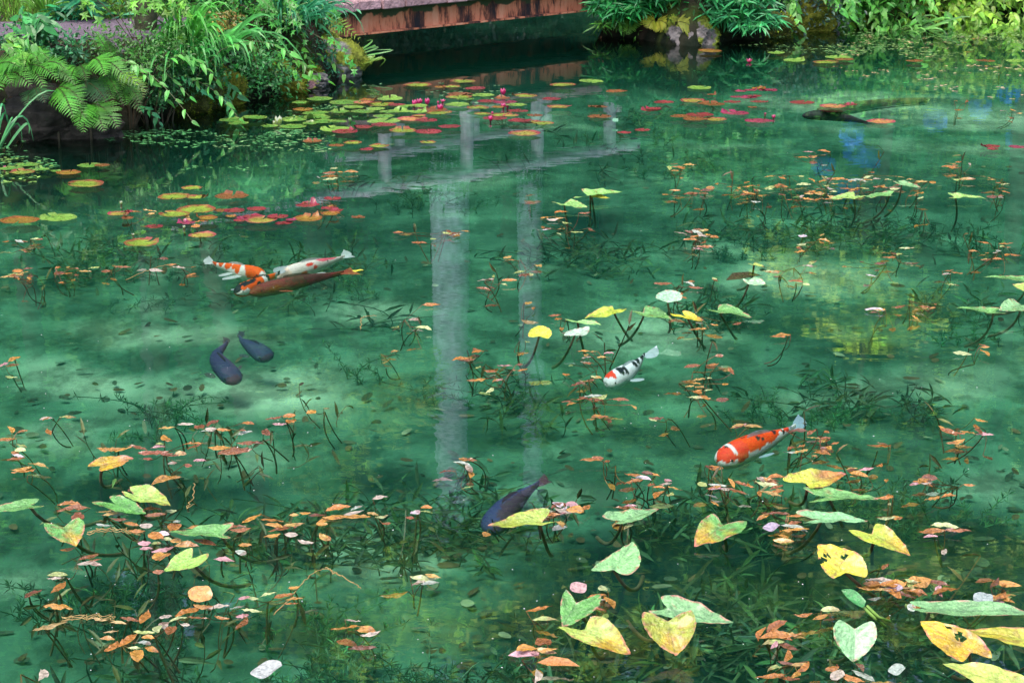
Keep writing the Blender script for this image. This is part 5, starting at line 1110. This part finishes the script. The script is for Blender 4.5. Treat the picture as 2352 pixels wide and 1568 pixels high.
def traced():
    cells = {}
    for key, cv in (('G', G_), ('H', H_)):
        for t in TR[key].split():
            x, y, a, ln, kd = t.split(','); x, y, a, ln = float(x), float(y), R(float(a)), float(ln); u, v = cv(x, y)
            cells.setdefault((int((u + 20) // 118), int((v - 30) // 74)), []).append((cv, x, y, a, ln, kd, u, v))
    for ck, ls in sorted(cells.items()):
        mu, mv = np.mean([q[6] for q in ls]), np.mean([q[7] for q in ls]); c = P(mu, mv); e = empty('pondweed', tuple(c)); gl = Geo(); gs = Geo()
        root = c + np.array([random.uniform(-.05, .05), random.uniform(.12, .24), -.16]); hub = P(mu + random.uniform(-15, 15), mv + 4, -.035)
        for k in range(2): tube(gs, bez(root + rng.normal(0, .02, 3), (root + hub) / 2 + rng.normal(0, .02, 3), hub, 6), .0032, (.10, .085, .035), 4, .002)
        for (cv, x, y, a, ln, kd, u, v) in ls:
            z = .005 + .012 * random.random(); p0 = P(*cv(x - ln / 2 * math.cos(a), y + ln / 2 * math.sin(a)), z); p1 = P(*cv(x + ln / 2 * math.cos(a), y - ln / 2 * math.sin(a)), z)
            d = p1 - p0; l = np.linalg.norm(d)
            if l > .13: d = d / l * .13; l = .13
            if random.random() < .35: d[2] = random.uniform(-.1, .15) * l
            p = (p0 + p1) / 2; col = {'o': lambda: pick(ORG), 'p': lambda: pick(PNK), 'g': lambda: pick(GRN), 'd': lambda: (.26, .075, .03), 't': lambda: (.44, .30, .12)}[kd]()
            ov = ln < 75; X = leaf_at(gl, p, d, l * 1.05, min(l * (.52 if ov else .30), .034) * random.uniform(.85, 1.15), col, ov)
            s_ = -1 if (p - hub) @ X > 0 else 1; st = p + X * l * .48 * s_
            tube(gs, bez(hub, (hub + st) / 2 + np.array([0, 0, -.01]) + rng.normal(0, .008, 3), st, 7), .0013, vary((.17, .10, .035), 1)[0], 3, .001)
        for _ in range(2):
            b = root + rng.normal(0, 1, 3) * (.06, .05, .02); t_ = b + np.array([rng.normal(0, .06), rng.normal(0, .04), random.uniform(.05, .16)]); cc = bez(b, (b + t_) / 2 + rng.normal(0, .03, 3), t_, 5)
            tube(gs, cc, .002, (.06, .07, .03), 3, .0015); leaves(gs, T_LANCE, cc[[2, 3, 4]], rng.normal(0, 1, (3, 3)), .06, .012, vary((.07, .085, .03), 3, .4), rnd=.5)
        gl.build('leaves', M_WEED, e, c); gs.build('stems', M_STEM, e, c)
        n = len(ls); size = ('single-leaved' if n == 1 else 'two-leaved' if n == 2 else 'three-leaved' if n == 3 else 'four-leaved' if n == 4 else 'small' if n < 8 else 'leafy' if n < 11 else 'crowded')
        register(e, size + ' drifting pondweed', 'pondweed', 'pondweed clumps floating on the pond', (mu, mv))
traced()
# named single leaves
def single(label, cv, x, y, L, w_, col, ang, name='floating_leaf', tilt=0.1, z=.008, T=T_OVALF, cat='leaf', group='single floating leaves'):
    p = P(*cv(x, y), z); g = Geo(); d = np.array([[math.cos(R(ang)), math.sin(R(ang)), tilt]]); leaves(g, T, p[None] - unit(d) * L / 2, d, L, w_, np.array([col]), up=(0, -.2, 1), rnd=.0)
    o = g.build(name, M_WEED, loc=p, smooth=True); tag(o, label, cat, group)
single('cream white leaf with a folded edge near the bottom left', G_, 1442, 1490, .075, .05, (.36, .37, .35), 25, tilt=.25, z=.02)
single('bright yellow willow leaf by the tail of the brown carp', conv(560, 700, 3.409), 1665, 313, .045, .012, (.75, .65, .03), -5)
single('round orange brown leaf standing upright in the water', G_, 1082, 1085, .055, .06, (.55, .26, .07), 95, tilt=.55, z=.02)
single('round pink white leaf on a red stalk', I_, 508, 835, .04, .045, (.42, .25, .24), 60, tilt=.4, z=.02)
single('pink oval leaf between two brown leaves near the bottom', I_, 90, 1345, .075, .03, (.58, .33, .37), 0, T=T_LANCE)
single('large orange leaf right of the pink oval leaf', I_, 355, 1408, .10, .04, (.48, .20, .06), -12, T=T_LANCE)
single('pale lilac leaf below the two long green leaves', J_, 110, 722, .055, .035, (.36, .29, .36), 35)
single('white round leaf near the bottom right', J_, 788, 1492, .04, .035, (.30, .36, .30), 20, tilt=.3, z=.012)
single('pale green crumpled leaf beside the bronze pads', B_, 1930, 752, .04, .035, (.12, .30, .19), 80, tilt=.5, z=.03)
single('grey white oval leaf at the far lower right', J_, 1255, 1110, .05, .05, (.28, .33, .31), 60, tilt=.3, z=.02)
single('pink leaf above the lower right clump', J_, 775, 1058, .045, .035, (.36, .28, .33), 10, tilt=.2, z=.012)
single('sunken red brown leaf at the bottom left of centre', H_, 245, 1322, .07, .03, (.42, .12, .05), -35, z=-.05, T=T_LANCE)
single('small red sunken leaf under the dark water at right', J_, 1270, 1014, .06, .022, (.35, .10, .04), 12, z=-.03, T=T_LANCE)
single('sunken brown arrow leaf beside the green heart leaf', F_, 590, 852, .19, .07, (.14, .07, .03), 28, z=-.04, T=T_LANCE)

# ------------------------------------------------------------------ sunken log
def log():
    a, b = P(*Cc_(1080, 706), -.25), P(*Cc_(1740, 632), -.27); pts = [a + (b - a) * t + np.array([0, .12 * math.sin(t * 3), 0]) for t in np.linspace(0, 1, 12)]
    g = Geo(); tube(g, pts, .04, (.12, .11, .045), 10, .02, cap=True); o = g.build('sunken_log', M_BARK, smooth=True); tag(o, 'brown log lying under the turquoise water on the right', 'log')
log()

# ------------------------------------------------------------------ koi
def fish(label, cv, spine, zmid, tilt, hr, wr, colf, tails, fins=(), group=None, cat='koi', name='koi', roll=22, fincol=(.75, .78, .82), eyes=True, dorsal=True, dcol=None):
    hr *= FS[0]; wr *= FS[1]
    c0 = P(*cv(*spine[len(spine) // 2]), zmid); nrm = unit(tilt_plane(c0, R(tilt)))
    K = np.array([PP(*cv(*p), c0, nrm) for p in spine])
    # Catmull resample
    d = np.concatenate([[0], np.cumsum(np.linalg.norm(np.diff(K, axis=0), axis=1))]); ns = 60; Ltot = d[-1]; tt = np.linspace(0, Ltot, ns)
    c = np.stack([np.interp(tt, d, K[:, k]) for k in range(3)], -1)
    for _ in range(14): c[1:-1] = c[1:-1] * .5 + (c[:-2] + c[2:]) * .25
    T = unit(np.gradient(c, axis=0)); up = np.array([0, -math.sin(R(roll)), math.cos(R(roll))])
    N = unit(up[None] - T * (T @ up)[:, None]); B = np.cross(T, N)
    sgn = 1 if B[:, 1].mean() < 0 else -1; B = B * sgn               # +B faces the camera
    s = np.linspace(0, 1, ns)
    prof = np.interp(s, [0, .012, .04, .09, .16, .26, .42, .58, .72, .84, .93, 1], [.10, .30, .52, .74, .90, 1, .98, .84, .62, .42, .32, .30])
    profw = np.interp(s, [0, .012, .04, .09, .16, .26, .42, .58, .72, .84, .93, 1], [.12, .40, .66, .88, 1, 1, .94, .74, .48, .27, .14, .08])
    na = 40; th = np.arange(na) * 2 * math.pi / na
    V = c[:, None] + N[:, None] * (np.cos(th)[None, :, None] * (hr * prof)[:, None, None]) + B[:, None] * (np.sin(th)[None, :, None] * (wr * profw)[:, None, None])
    V = V.reshape(-1, 3); ss_ = np.repeat(s, na); aa = np.tile(((th + math.pi) % (2 * math.pi) - math.pi) / math.pi, ns)
    col = np.array([colf(a, b, p) for a, b, p in zip(ss_, aa, V)])
    i = np.arange(ns - 1)[:, None] * na; j = np.arange(na)[None]; j2 = (j + 1) % na
    q = np.stack([i + j, i + na + j, i + na + j2, i + j2], -1).reshape(-1, 4)
    if sgn > 0: q = q[:, ::-1]
    V2 = np.concatenate([V, [c[0] - T[0] * hr * .06], [c[-1]]]); a_i, b_i = len(V), len(V) + 1; o_ = (ns - 1) * na
    caps = np.array([[a_i, k, (k + 1) % na] for k in range(na)] + [[b_i, o_ + (k + 1) % na, o_ + k] for k in range(na)])
    g = Geo(); g.add(V2, [q, caps], np.clip(np.concatenate([col, [col[0]], [col[-1]]]), .005, .9))
    e = empty(name, tuple(c0)); tag(e, label, cat, group); g.build('body', M_FISH, e, c0, smooth=True)
    # tail
    g = Geo(); b0 = c[-4]; tl = [PP(*cv(*p), c0, nrm) for p in tails]; top, bot = c[-3] + N[-3] * hr * .28, c[-3] - N[-3] * hr * .28
    notch = c[-1] + (tl[0] + tl[-1] - 2 * c[-1]) * .5 * .35
    for tip in (tl if len(tl) > 1 else [tl[0]]):
        m = 8; rows = []
        for k in range(m):
            t = k / (m - 1); outer = c[-4] + (tip - c[-4]) * t; sdv = unit(np.cross(tip - c[-4], nrm)); s2 = 1 if (notch - c[-4]) @ sdv > 0 else -1
            if len(tl) == 1: s2 = 1
            wv = np.linalg.norm(tip - c[-4]) * .52 * (math.sin(min(1, t * .95 + .08) * math.pi) ** .7) ; bow = -s2 * .06 * np.linalg.norm(tip - c[-4]) * math.sin(t * 3.14)
            o1 = outer + sdv * bow; rows.append([o1, o1 + sdv * s2 * wv * .5 + nrm * .002, o1 + sdv * s2 * wv])
        rows = np.array(rows).reshape(-1, 3); kk = np.arange(m - 1)[:, None] * 3 + np.arange(2)[None]
        g.add(rows, [np.stack([kk, kk + 1, kk + 4, kk + 3], -1).reshape(-1, 4)], fincol)
    g.build('tail_fin', M_FIN, e, c0, smooth=True)
    for (p0, p1, wd) in fins:
        a, b = PP(*cv(*p0), c0, nrm), PP(*cv(*p1), c0, nrm); g = Geo(); m = 7; sdv = unit(np.cross(b - a, nrm)); Ln = np.linalg.norm(b - a); rows = []
        for k in range(m):
            t = k / (m - 1); w_ = Ln * wd * (math.sin(min(1, t * .8 + .1) * math.pi) ** .8); o1 = a + (b - a) * t - nrm * .006; rows += [o1 - sdv * w_ / 2, o1, o1 + sdv * w_ / 2]
        kk = np.arange(m - 1)[:, None] * 3 + np.arange(2)[None]; g.add(np.array(rows), [np.stack([kk, kk + 1, kk + 4, kk + 3], -1).reshape(-1, 4)], fincol); g.build('pectoral_fin', M_FIN, e, c0, smooth=True)
    if dorsal:
        g = Geo(); k0, k1 = int(ns * .36), int(ns * .68); rows = []
        for k in range(k0, k1):
            t = (k - k0) / (k1 - k0 - 1); hh = hr * .30 * (math.sin(min(1, t * .75 + .25) * math.pi)) ** .7 + .0005; b1 = c[k] + N[k] * hr * prof[k] * .97; rows += [b1, b1 + N[k] * hh - B[k] * hh * .4 + T[k] * hh * .6]
        kk = np.arange(k1 - k0 - 1) * 2; g.add(np.array(rows), [np.stack([kk, kk + 1, kk + 3, kk + 2], -1)], dcol if dcol is not None else fincol); g.build('dorsal_fin', M_FIN, e, c0)
    if eyes:
        for sg in (1, -1):
            k = 6; g = Geo(); cc = c[k] + N[k] * hr * prof[k] * .42 + B[k] * sg * wr * profw[k] * .90; r_ = wr * .10
            a1 = np.linspace(0, math.pi, 6); Vv = [cc + np.array([r_ * math.sin(p) * math.cos(t), r_ * math.sin(p) * math.sin(t), r_ * math.cos(p)]) for p in a1 for t in np.arange(8) * math.pi / 4]
            i2 = np.arange(5)[:, None] * 8; jj = np.arange(8)[None]; qq = np.stack([i2 + jj, i2 + 8 + jj, i2 + 8 + (jj + 1) % 8, i2 + (jj + 1) % 8], -1).reshape(-1, 4)
            g.add(np.array(Vv), [qq], (.02, .02, .03)); g.build('eye', M_FISH, e, c0, smooth=True)
    return e
WHT = np.array((.82, .76, .74)); ORN = np.array((.85, .105, .014)); RED = np.array((.82, .055, .03)); BLK = np.array((.012, .014, .028))
def patches(base, lst, belly=None, nsc=60, jit=.10, fac=.0):
    def f(s, a, p):
        c = np.array(base, float); n1 = nz(p[0], p[1], p[2], nsc); n2 = nz(p[0], p[1], p[2], nsc * 2.3)
        for (s0, a0, rs, ra, cl) in lst:
            q = ((s - s0) / rs) ** 2 + ((a - a0) / ra) ** 2 + n1 * jit * 6 + n2 * jit * 3
            if q < 1: c = np.array(cl, float)
        if belly is not None and abs(a) > .62: c = np.array(belly, float)
        return c * (1 + .06 * n2)
    return f
L_ = conv(560, 700, 3.409); FS = (1.05, 1.08)
fish('white koi with orange patches and a tail curled up, leftmost of the group', L_, [(738, 372), (680, 352), (600, 338), (520, 332), (450, 310), (380, 292), (310, 276), (255, 262), (208, 238)], -.045, 14, .032, .026,
     patches(WHT, [(.10, .12, .16, .42, ORN), (.22, .25, .10, .35, ORN), (.30, .0, .05, .3, ORN), (.44, .1, .05, .35, ORN), (.52, .15, .04, .2, ORN), (.64, .0, .07, .5, ORN), (.78, 0, .05, .5, ORN), (.92, 0, .05, .6, ORN), (.015, .3, .05, .5, WHT)], WHT),
     [(178, 172), (132, 250)], [((510, 350), (310, 388), .34), ((420, 325), (275, 355), .4)], 'koi gathered on the left')
fish('orange, black and white koi nosing out from under the brown carp', L_, [(432, 540), (480, 522), (540, 500), (620, 468), (700, 432), (770, 400), (830, 368), (885, 335)], -.055, 12, .030, .026,
     patches(ORN, [(.02, .0, .07, .8, BLK), (.10, -.15, .06, .25, BLK), (.20, 0, .08, .16, BLK), (.33, .05, .10, .12, BLK), (.28, -.3, .05, .2, BLK), (.60, .1, .05, .8, WHT), (.66, .2, .035, .6, BLK), (.62, -.25, .03, .3, BLK), (.97, 0, .08, .8, BLK), (.90, .4, .05, .3, WHT), (.42, .35, .05, .15, BLK), (.13, .45, .12, .15, WHT)]),
     [(965, 268), (900, 290)], [((500, 492), (395, 492), .4)], 'koi gathered on the left', fincol=(.55, .6, .68), dcol=(.05, .05, .07))
fish('long white koi with pink patches, its tail furthest right of the group', L_, [(868, 395), (930, 360), (1010, 335), (1100, 308), (1200, 280), (1300, 250), (1400, 225), (1480, 200), (1532, 180)], -.05, 12, .034, .028,
     patches((.84, .70, .68), [(.02, .2, .14, .9, (.86, .60, .52)), (.36, .5, .045, .10, ORN), (.46, .2, .05, .07, RED), (.53, .38, .03, .09, RED), (.66, .0, .10, .22, (.80, .12, .18)), (.80, -.05, .07, .3, (.80, .14, .20)), (.3, -.2, .3, .08, (.85, .3, .2)), (.73, .25, .010, .05, BLK)], (.84, .74, .74)),
     [(1525, 108), (1638, 178)], [((1250, 330), (1342, 322), .3)], 'koi gathered on the left')
fish('brown red carp lying in front of the other koi', L_, [(588, 548), (650, 525), (740, 502), (850, 478), (960, 452), (1080, 425), (1200, 402), (1320, 378), (1430, 358), (1525, 335)], -.045, 10, .031, .027,
     patches((.20, .034, .036), [(.02, .3, .09, .9, (.17, .035, .018)), (.24, .42, .06, .14, (.24, .06, .015)), (.3, -.25, .22, .25, (.03, .022, .04)), (.62, .15, .22, .3, (.085, .03, .028)), (.97, .2, .10, .8, (.22, .045, .035))], (.09, .04, .03), 110, .12),
     [(1595, 285), (1685, 352)], [((880, 505), (1020, 505), .25)], 'koi gathered on the left', cat='carp', fincol=(.50, .10, .06), dcol=(.10, .04, .04), roll=12)
DK = (.032, .034, .095)
fish('larger dark carp turning towards the camera, left of the pair', L_, [(450, 1440), (400, 1370), (345, 1310), (290, 1250), (252, 1190), (262, 1140), (310, 1095), (345, 1062), (362, 1030)], -.125, 28, .030, .039,
     patches(DK, [(.03, .2, .06, .5, (.06, .03, .06))], None, 90, .1), [(318, 978), (362, 990)], [((240, 1370), (135, 1330), .5), ((440, 1330), (500, 1250), .3)], 'dark carp swimming deeper', cat='carp', fincol=(.05, .03, .05), roll=8)
fish('smaller dark carp right of the larger one', L_, [(782, 1205), (730, 1165), (680, 1125), (620, 1085), (570, 1055), (525, 1030), (495, 1005), (483, 975)], -.14, 28, .027, .038,
     patches((.032, .042, .10), [(.03, .2, .05, .5, (.05, .03, .07))], None, 90, .1), [(540, 918), (475, 915)], [((580, 1165), (482, 1145), .5)], 'dark carp swimming deeper', cat='carp', fincol=(.04, .04, .07), roll=8)
fish('dark blue carp with its head under a yellow green leaf', H_, [(1110, 645), (1150, 585), (1200, 525), (1260, 470), (1320, 420), (1375, 378), (1420, 345)], -.085, 22, .032, .038,
     patches((.032, .042, .12), [(.5, .3, .5, .3, (.05, .03, .055))], None, 90, .1), [(1452, 288), (1500, 338)], (), 'dark carp swimming deeper', cat='carp', fincol=(.12, .04, .07), roll=10)
fish('white koi with black spots and a red crown', K_, [(218, 432), (268, 402), (330, 368), (390, 335), (440, 300), (490, 255), (525, 215), (552, 172)], -.05, 24, .034, .030,
     patches((.80, .82, .88), [(.13, -.12, .075, .30, RED), (.30, .05, .05, .22, BLK), (.37, .12, .04, .18, BLK), (.45, -.22, .04, .16, BLK), (.55, -.3, .03, .12, BLK), (.60, .1, .04, .22, BLK), (.70, .12, .05, .25, BLK), (.74, -.15, .04, .2, BLK), (.84, .1, .04, .3, BLK), (.90, -.1, .03, .4, BLK), (.97, 0, .03, .6, BLK)], (.84, .84, .88), 70, .12),
     [(658, 98), (654, 184)], [((430, 385), (552, 372), .34), ((300, 352), (235, 340), .4)], 'koi swimming in the weed on the right', fincol=(.66, .74, .84))
fish('red, white and black koi with its tail under a floating leaf', K_, [(1176, 1098), (1240, 1070), (1330, 1030), (1430, 985), (1530, 945), (1630, 905), (1730, 860), (1800, 825), (1850, 795)], -.05, 18, .042, .037,
     patches((.82, .80, .82), [(.46, .02, .34, .38, (.86, .065, .012)), (.10, .05, .10, .38, RED), (.22, .2, .10, .30, RED), (.155, -.1, .035, .09, BLK), (.47, .1, .022, .06, BLK), (.52, .18, .015, .06, BLK), (.34, -.12, .03, .03, BLK), (.69, .0, .022, .18, BLK), (.76, -.1, .04, .05, BLK), (.86, .1, .04, .3, RED), (.80, .2, .02, .2, BLK), (.92, .0, .03, .3, (.2, .2, .3)), (.165, -.05, .02, .3, (.82, .8, .82))], (.80, .80, .86), 60, .08),
     [(1878, 690), (1885, 800)], [((1540, 1045), (1672, 1005), .22)], 'koi swimming in the weed on the right', fincol=(.42, .56, .72))
fish('dark slender carp pointing left behind the long pink pad', Cc_, [(965, 728), (1020, 722), (1100, 722), (1190, 730), (1270, 745), (1330, 760), (1372, 770)], -.05, 6, .030, .030,
     patches((.035, .022, .04), [], None, 90, .1), [(1420, 778)], (), 'dark carp swimming deeper', cat='carp', fincol=(.04, .03, .05), roll=5)

# ------------------------------------------------------------------ floating bits, waterweed and specks too many to count
def bits():
    g = Geo(); O = []; Cc2 = []
    regs = [(330, 330, 420, 60, 520, (.06, .22, .07)), (200, 350, 260, 60, 220, (.07, .22, .07)), (500, 275, 200, 35, 260, (.06, .22, .08)), (620, 230, 150, 30, 220, (.07, .2, .07)), (700, 300, 200, 60, 160, (.16, .30, .12)), (90, 390, 160, 30, 120, (.2, .36, .08)),
            (2150, 90, 260, 50, 700, (.16, .26, .08)), (2300, 60, 120, 40, 260, (.18, .30, .10)), (2150, 130, 240, 50, 120, (.42, .30, .16)), (1900, 100, 200, 25, 200, (.12, .25, .08)), (2250, 190, 150, 40, 60, (.5, .36, .24)), (950, 215, 250, 25, 60, (.14, .3, .14))]
    for (u, v, ru, rv, n, col) in regs:
        for _ in range(n):
            uu, vv = u + random.uniform(-1, 1) * ru, v + random.uniform(-1, 1) * rv; p = P(uu, vv, .004)
            if nz(p[0], p[1] * .8, 1.7, 1.9) < -.02: continue
            if float(sdist(np.array([p[0]]), np.array([p[1]]))[0]) > -.03: continue
            for q in range(random.randint(1, 4)): O.append(p + np.array([random.gauss(0, .018), random.gauss(0, .014), .001 * q])); Cc2.append(np.array(col) * math.exp(random.gauss(0, .25)))
    n = len(O); D = rng.normal(0, 1, (n, 3)) * (1, 1, .05); leaves(g, T_OVAL, np.array(O), D, rng.uniform(.014, .034, n), rng.uniform(.012, .022, n), np.clip(Cc2, .01, .9), up=(0, 0, 1), rnd=.05)
    o = g.build('floating_duckweed', M_PAD); tag(o, 'small green leaflets floating along the banks', 'duckweed', kind='stuff')
    g = Geo(); n = 200; u = rng.uniform(-30, 2380, n); v = 250 + 1330 * rng.random(n) ** .8; O = np.array([P(a, b, .003) for a, b in zip(u, v)])
    leaves(g, T_OVAL, O, rng.normal(0, 1, (n, 3)) * (1, 1, .1), rng.uniform(.002, .0045, n), .0028, np.tile((.8, .82, .8), (n, 1)), rnd=.05); o = g.build('floating_specks', M_PETAL); tag(o, 'tiny white specks of pollen on the water', 'specks', kind='stuff')
bits()
def waterweed():
    g = Geo(); gf = Geo()
    areas = [(1750, 1260, 420, 120, 130), (1600, 1480, 380, 90, 120), (2150, 1480, 260, 90, 80), (2150, 1250, 220, 80, 70), (450, 1420, 420, 110, 150), (1150, 1380, 260, 130, 110), (900, 1050, 260, 90, 90), (250, 1200, 260, 60, 50), (380, 800, 130, 30, 26), (640, 520, 260, 50, 70), (250, 470, 230, 50, 60), (1130, 990, 140, 50, 34), (1330, 480, 130, 40, 40), (1900, 430, 420, 45, 150), (1620, 590, 90, 30, 30), (2030, 790, 170, 40, 40), (2230, 600, 110, 40, 30), (1700, 1010, 220, 50, 60), (1850, 770, 120, 60, 20), (600, 1020, 120, 40, 20), (2150, 1000, 160, 60, 40), (1000, 180, 300, 60, 60), (1500, 170, 160, 50, 40), (1500, 280, 120, 40, 30), (900, 330, 260, 60, 40), (1150, 740, 200, 90, 30), (720, 1290, 160, 60, 40)]
    for (u, v, ru, rv, n) in areas:
        for _ in range(int(n * .22)):
            p = P(u + random.gauss(0, .5) * ru, v + random.gauss(0, .5) * rv, 0); p[2] = ZF - .01
            if float(sdist(np.array([p[0]]), np.array([p[1]]))[0]) > -.15: continue
            feather = nz(p[0], p[1], 5, 1.2) > .05; col = vary((.028, .10, .045) if feather else (.03, .075, .035), 1, .3)[0]
            m = random.randint(3, 6)
            for _k in range(m):
                b = p + rng.normal(0, .04, 3) * (1.4, 1, 0); h = random.uniform(.03, .13); t = b + np.array([rng.normal(0, .12), rng.normal(0, .08), h]); c = bez(b, b + np.array([rng.normal(0, .03), 0, h * .8]), t, 7)
                tube(g, c, .0025, col, 3, .0015)
                if feather:
                    ids = np.repeat(np.arange(1, 7), 6); D = rng.normal(0, 1, (36, 3)) + (0, 0, .5); leaves(gf, T_DIA, c[ids], D, .028, .004, vary(col * 1.3, 36, .25), rnd=.5)
                else:
                    D = rng.normal(0, 1, (5, 3)) * (1, .8, .5) + (0, 0, .3); leaves(gf, T_LANCE, c[[2, 3, 4, 5, 6]], D, rng.uniform(.04, .11, 5), .014, vary(col * 1.2, 5, .35), rnd=.5)
    o = g.build('waterweed_stems', M_SUB); tag(o, 'dark stems of sunken waterweed', 'waterweed', kind='stuff')
    o = gf.build('waterweed', M_SUB); tag(o, 'dark feathery waterweed growing on the pond floor', 'waterweed', kind='stuff')
waterweed()
def litter():
    g = Geo(); n = 750; u = rng.uniform(-60, 2420, n); v = 330 + 1240 * rng.random(n) ** .7; O = np.array([P(a, b, ZF) for a, b in zip(u, v)])
    O = O[(sdist(O[:, 0], O[:, 1]) < -.15)]; n = len(O); O[:, 2] = ZF + rng.uniform(.004, .03, n); k = rng.random(n)[:, None]
    col = np.where(k < .4, (.07, .065, .03), np.where(k < .85, (.03, .06, .035), (.12, .18, .10)))
    leaves(g, T_OVAL, O, rng.normal(0, 1, (n, 3)) * (1, 1, .2), rng.uniform(.02, .075, n), rng.uniform(.012, .03, n), np.clip(col * np.exp(rng.normal(0, .3, (n, 1))), .005, .8), rnd=.25)
    o = g.build('leaf_litter', M_SUB); tag(o, 'sunken dead leaves and bits lying on the pond floor', 'leaf litter', kind='stuff')
litter()
# trailing tan stems lying at the surface
for (lb, cv, pts) in [('long tan stem trailing from the lower left clump towards the centre', G_, [(1480, 1200), (1560, 1120), (1620, 1040), (1680, 975), (1760, 945), (1840, 985)]), ('thin straw coloured stem reaching right over the pale shallows', H_, [(110, 862), (190, 905), (280, 950), (330, 990)]),
                      ('tan stem with a bent tip near the left pads', D_, [(770, 670), (860, 628), (960, 590), (1060, 570)]), ('forked straw stem right of the two dark carp', L_, [(1690, 900), (1698, 830), (1690, 790), (1730, 770), (1850, 768)]),
                      ('pair of parallel tan stalks behind the heart leaf with a yellow tip', G_, [(470, 762), (560, 748), (650, 748), (760, 768)]), ('bundle of straw stems at the left of the big lower left clump', G_, [(330, 1235), (430, 1220), (540, 1218), (620, 1228)]), ('bent yellow straw standing in the dark water', G_, [(1048, 490), (1046, 570), (1002, 628), (1052, 600)])]:
    g = Geo(); K = np.array([P(*cv(*p), .006) for p in pts]); c = np.stack([np.interp(np.linspace(0, 1, 24), np.linspace(0, 1, len(K)), K[:, k]) for k in range(3)], -1)
    for _ in range(3): c[1:-1] = c[1:-1] * .5 + (c[:-2] + c[2:]) * .25
    c[1:-1] += rng.normal(0, .0025, (22, 3)) * (1, 1.5, .5); tube(g, c, .0016, (.30, .20, .07), 5, .001)
    if 'pair' in lb or 'bundle' in lb:
        for k in range(2): tube(g, c + np.array([.0, .010 * (k + 1), .001]) + rng.normal(0, .003, c.shape) * (1, 1, .2), .0013, (.32, .22, .08), 5, .001)
    o = g.build('trailing_waterweed', M_STEM, loc=c[0], smooth=True); tag(o, lb, 'stem', 'tan stems trailing on the water')
finish_labels()
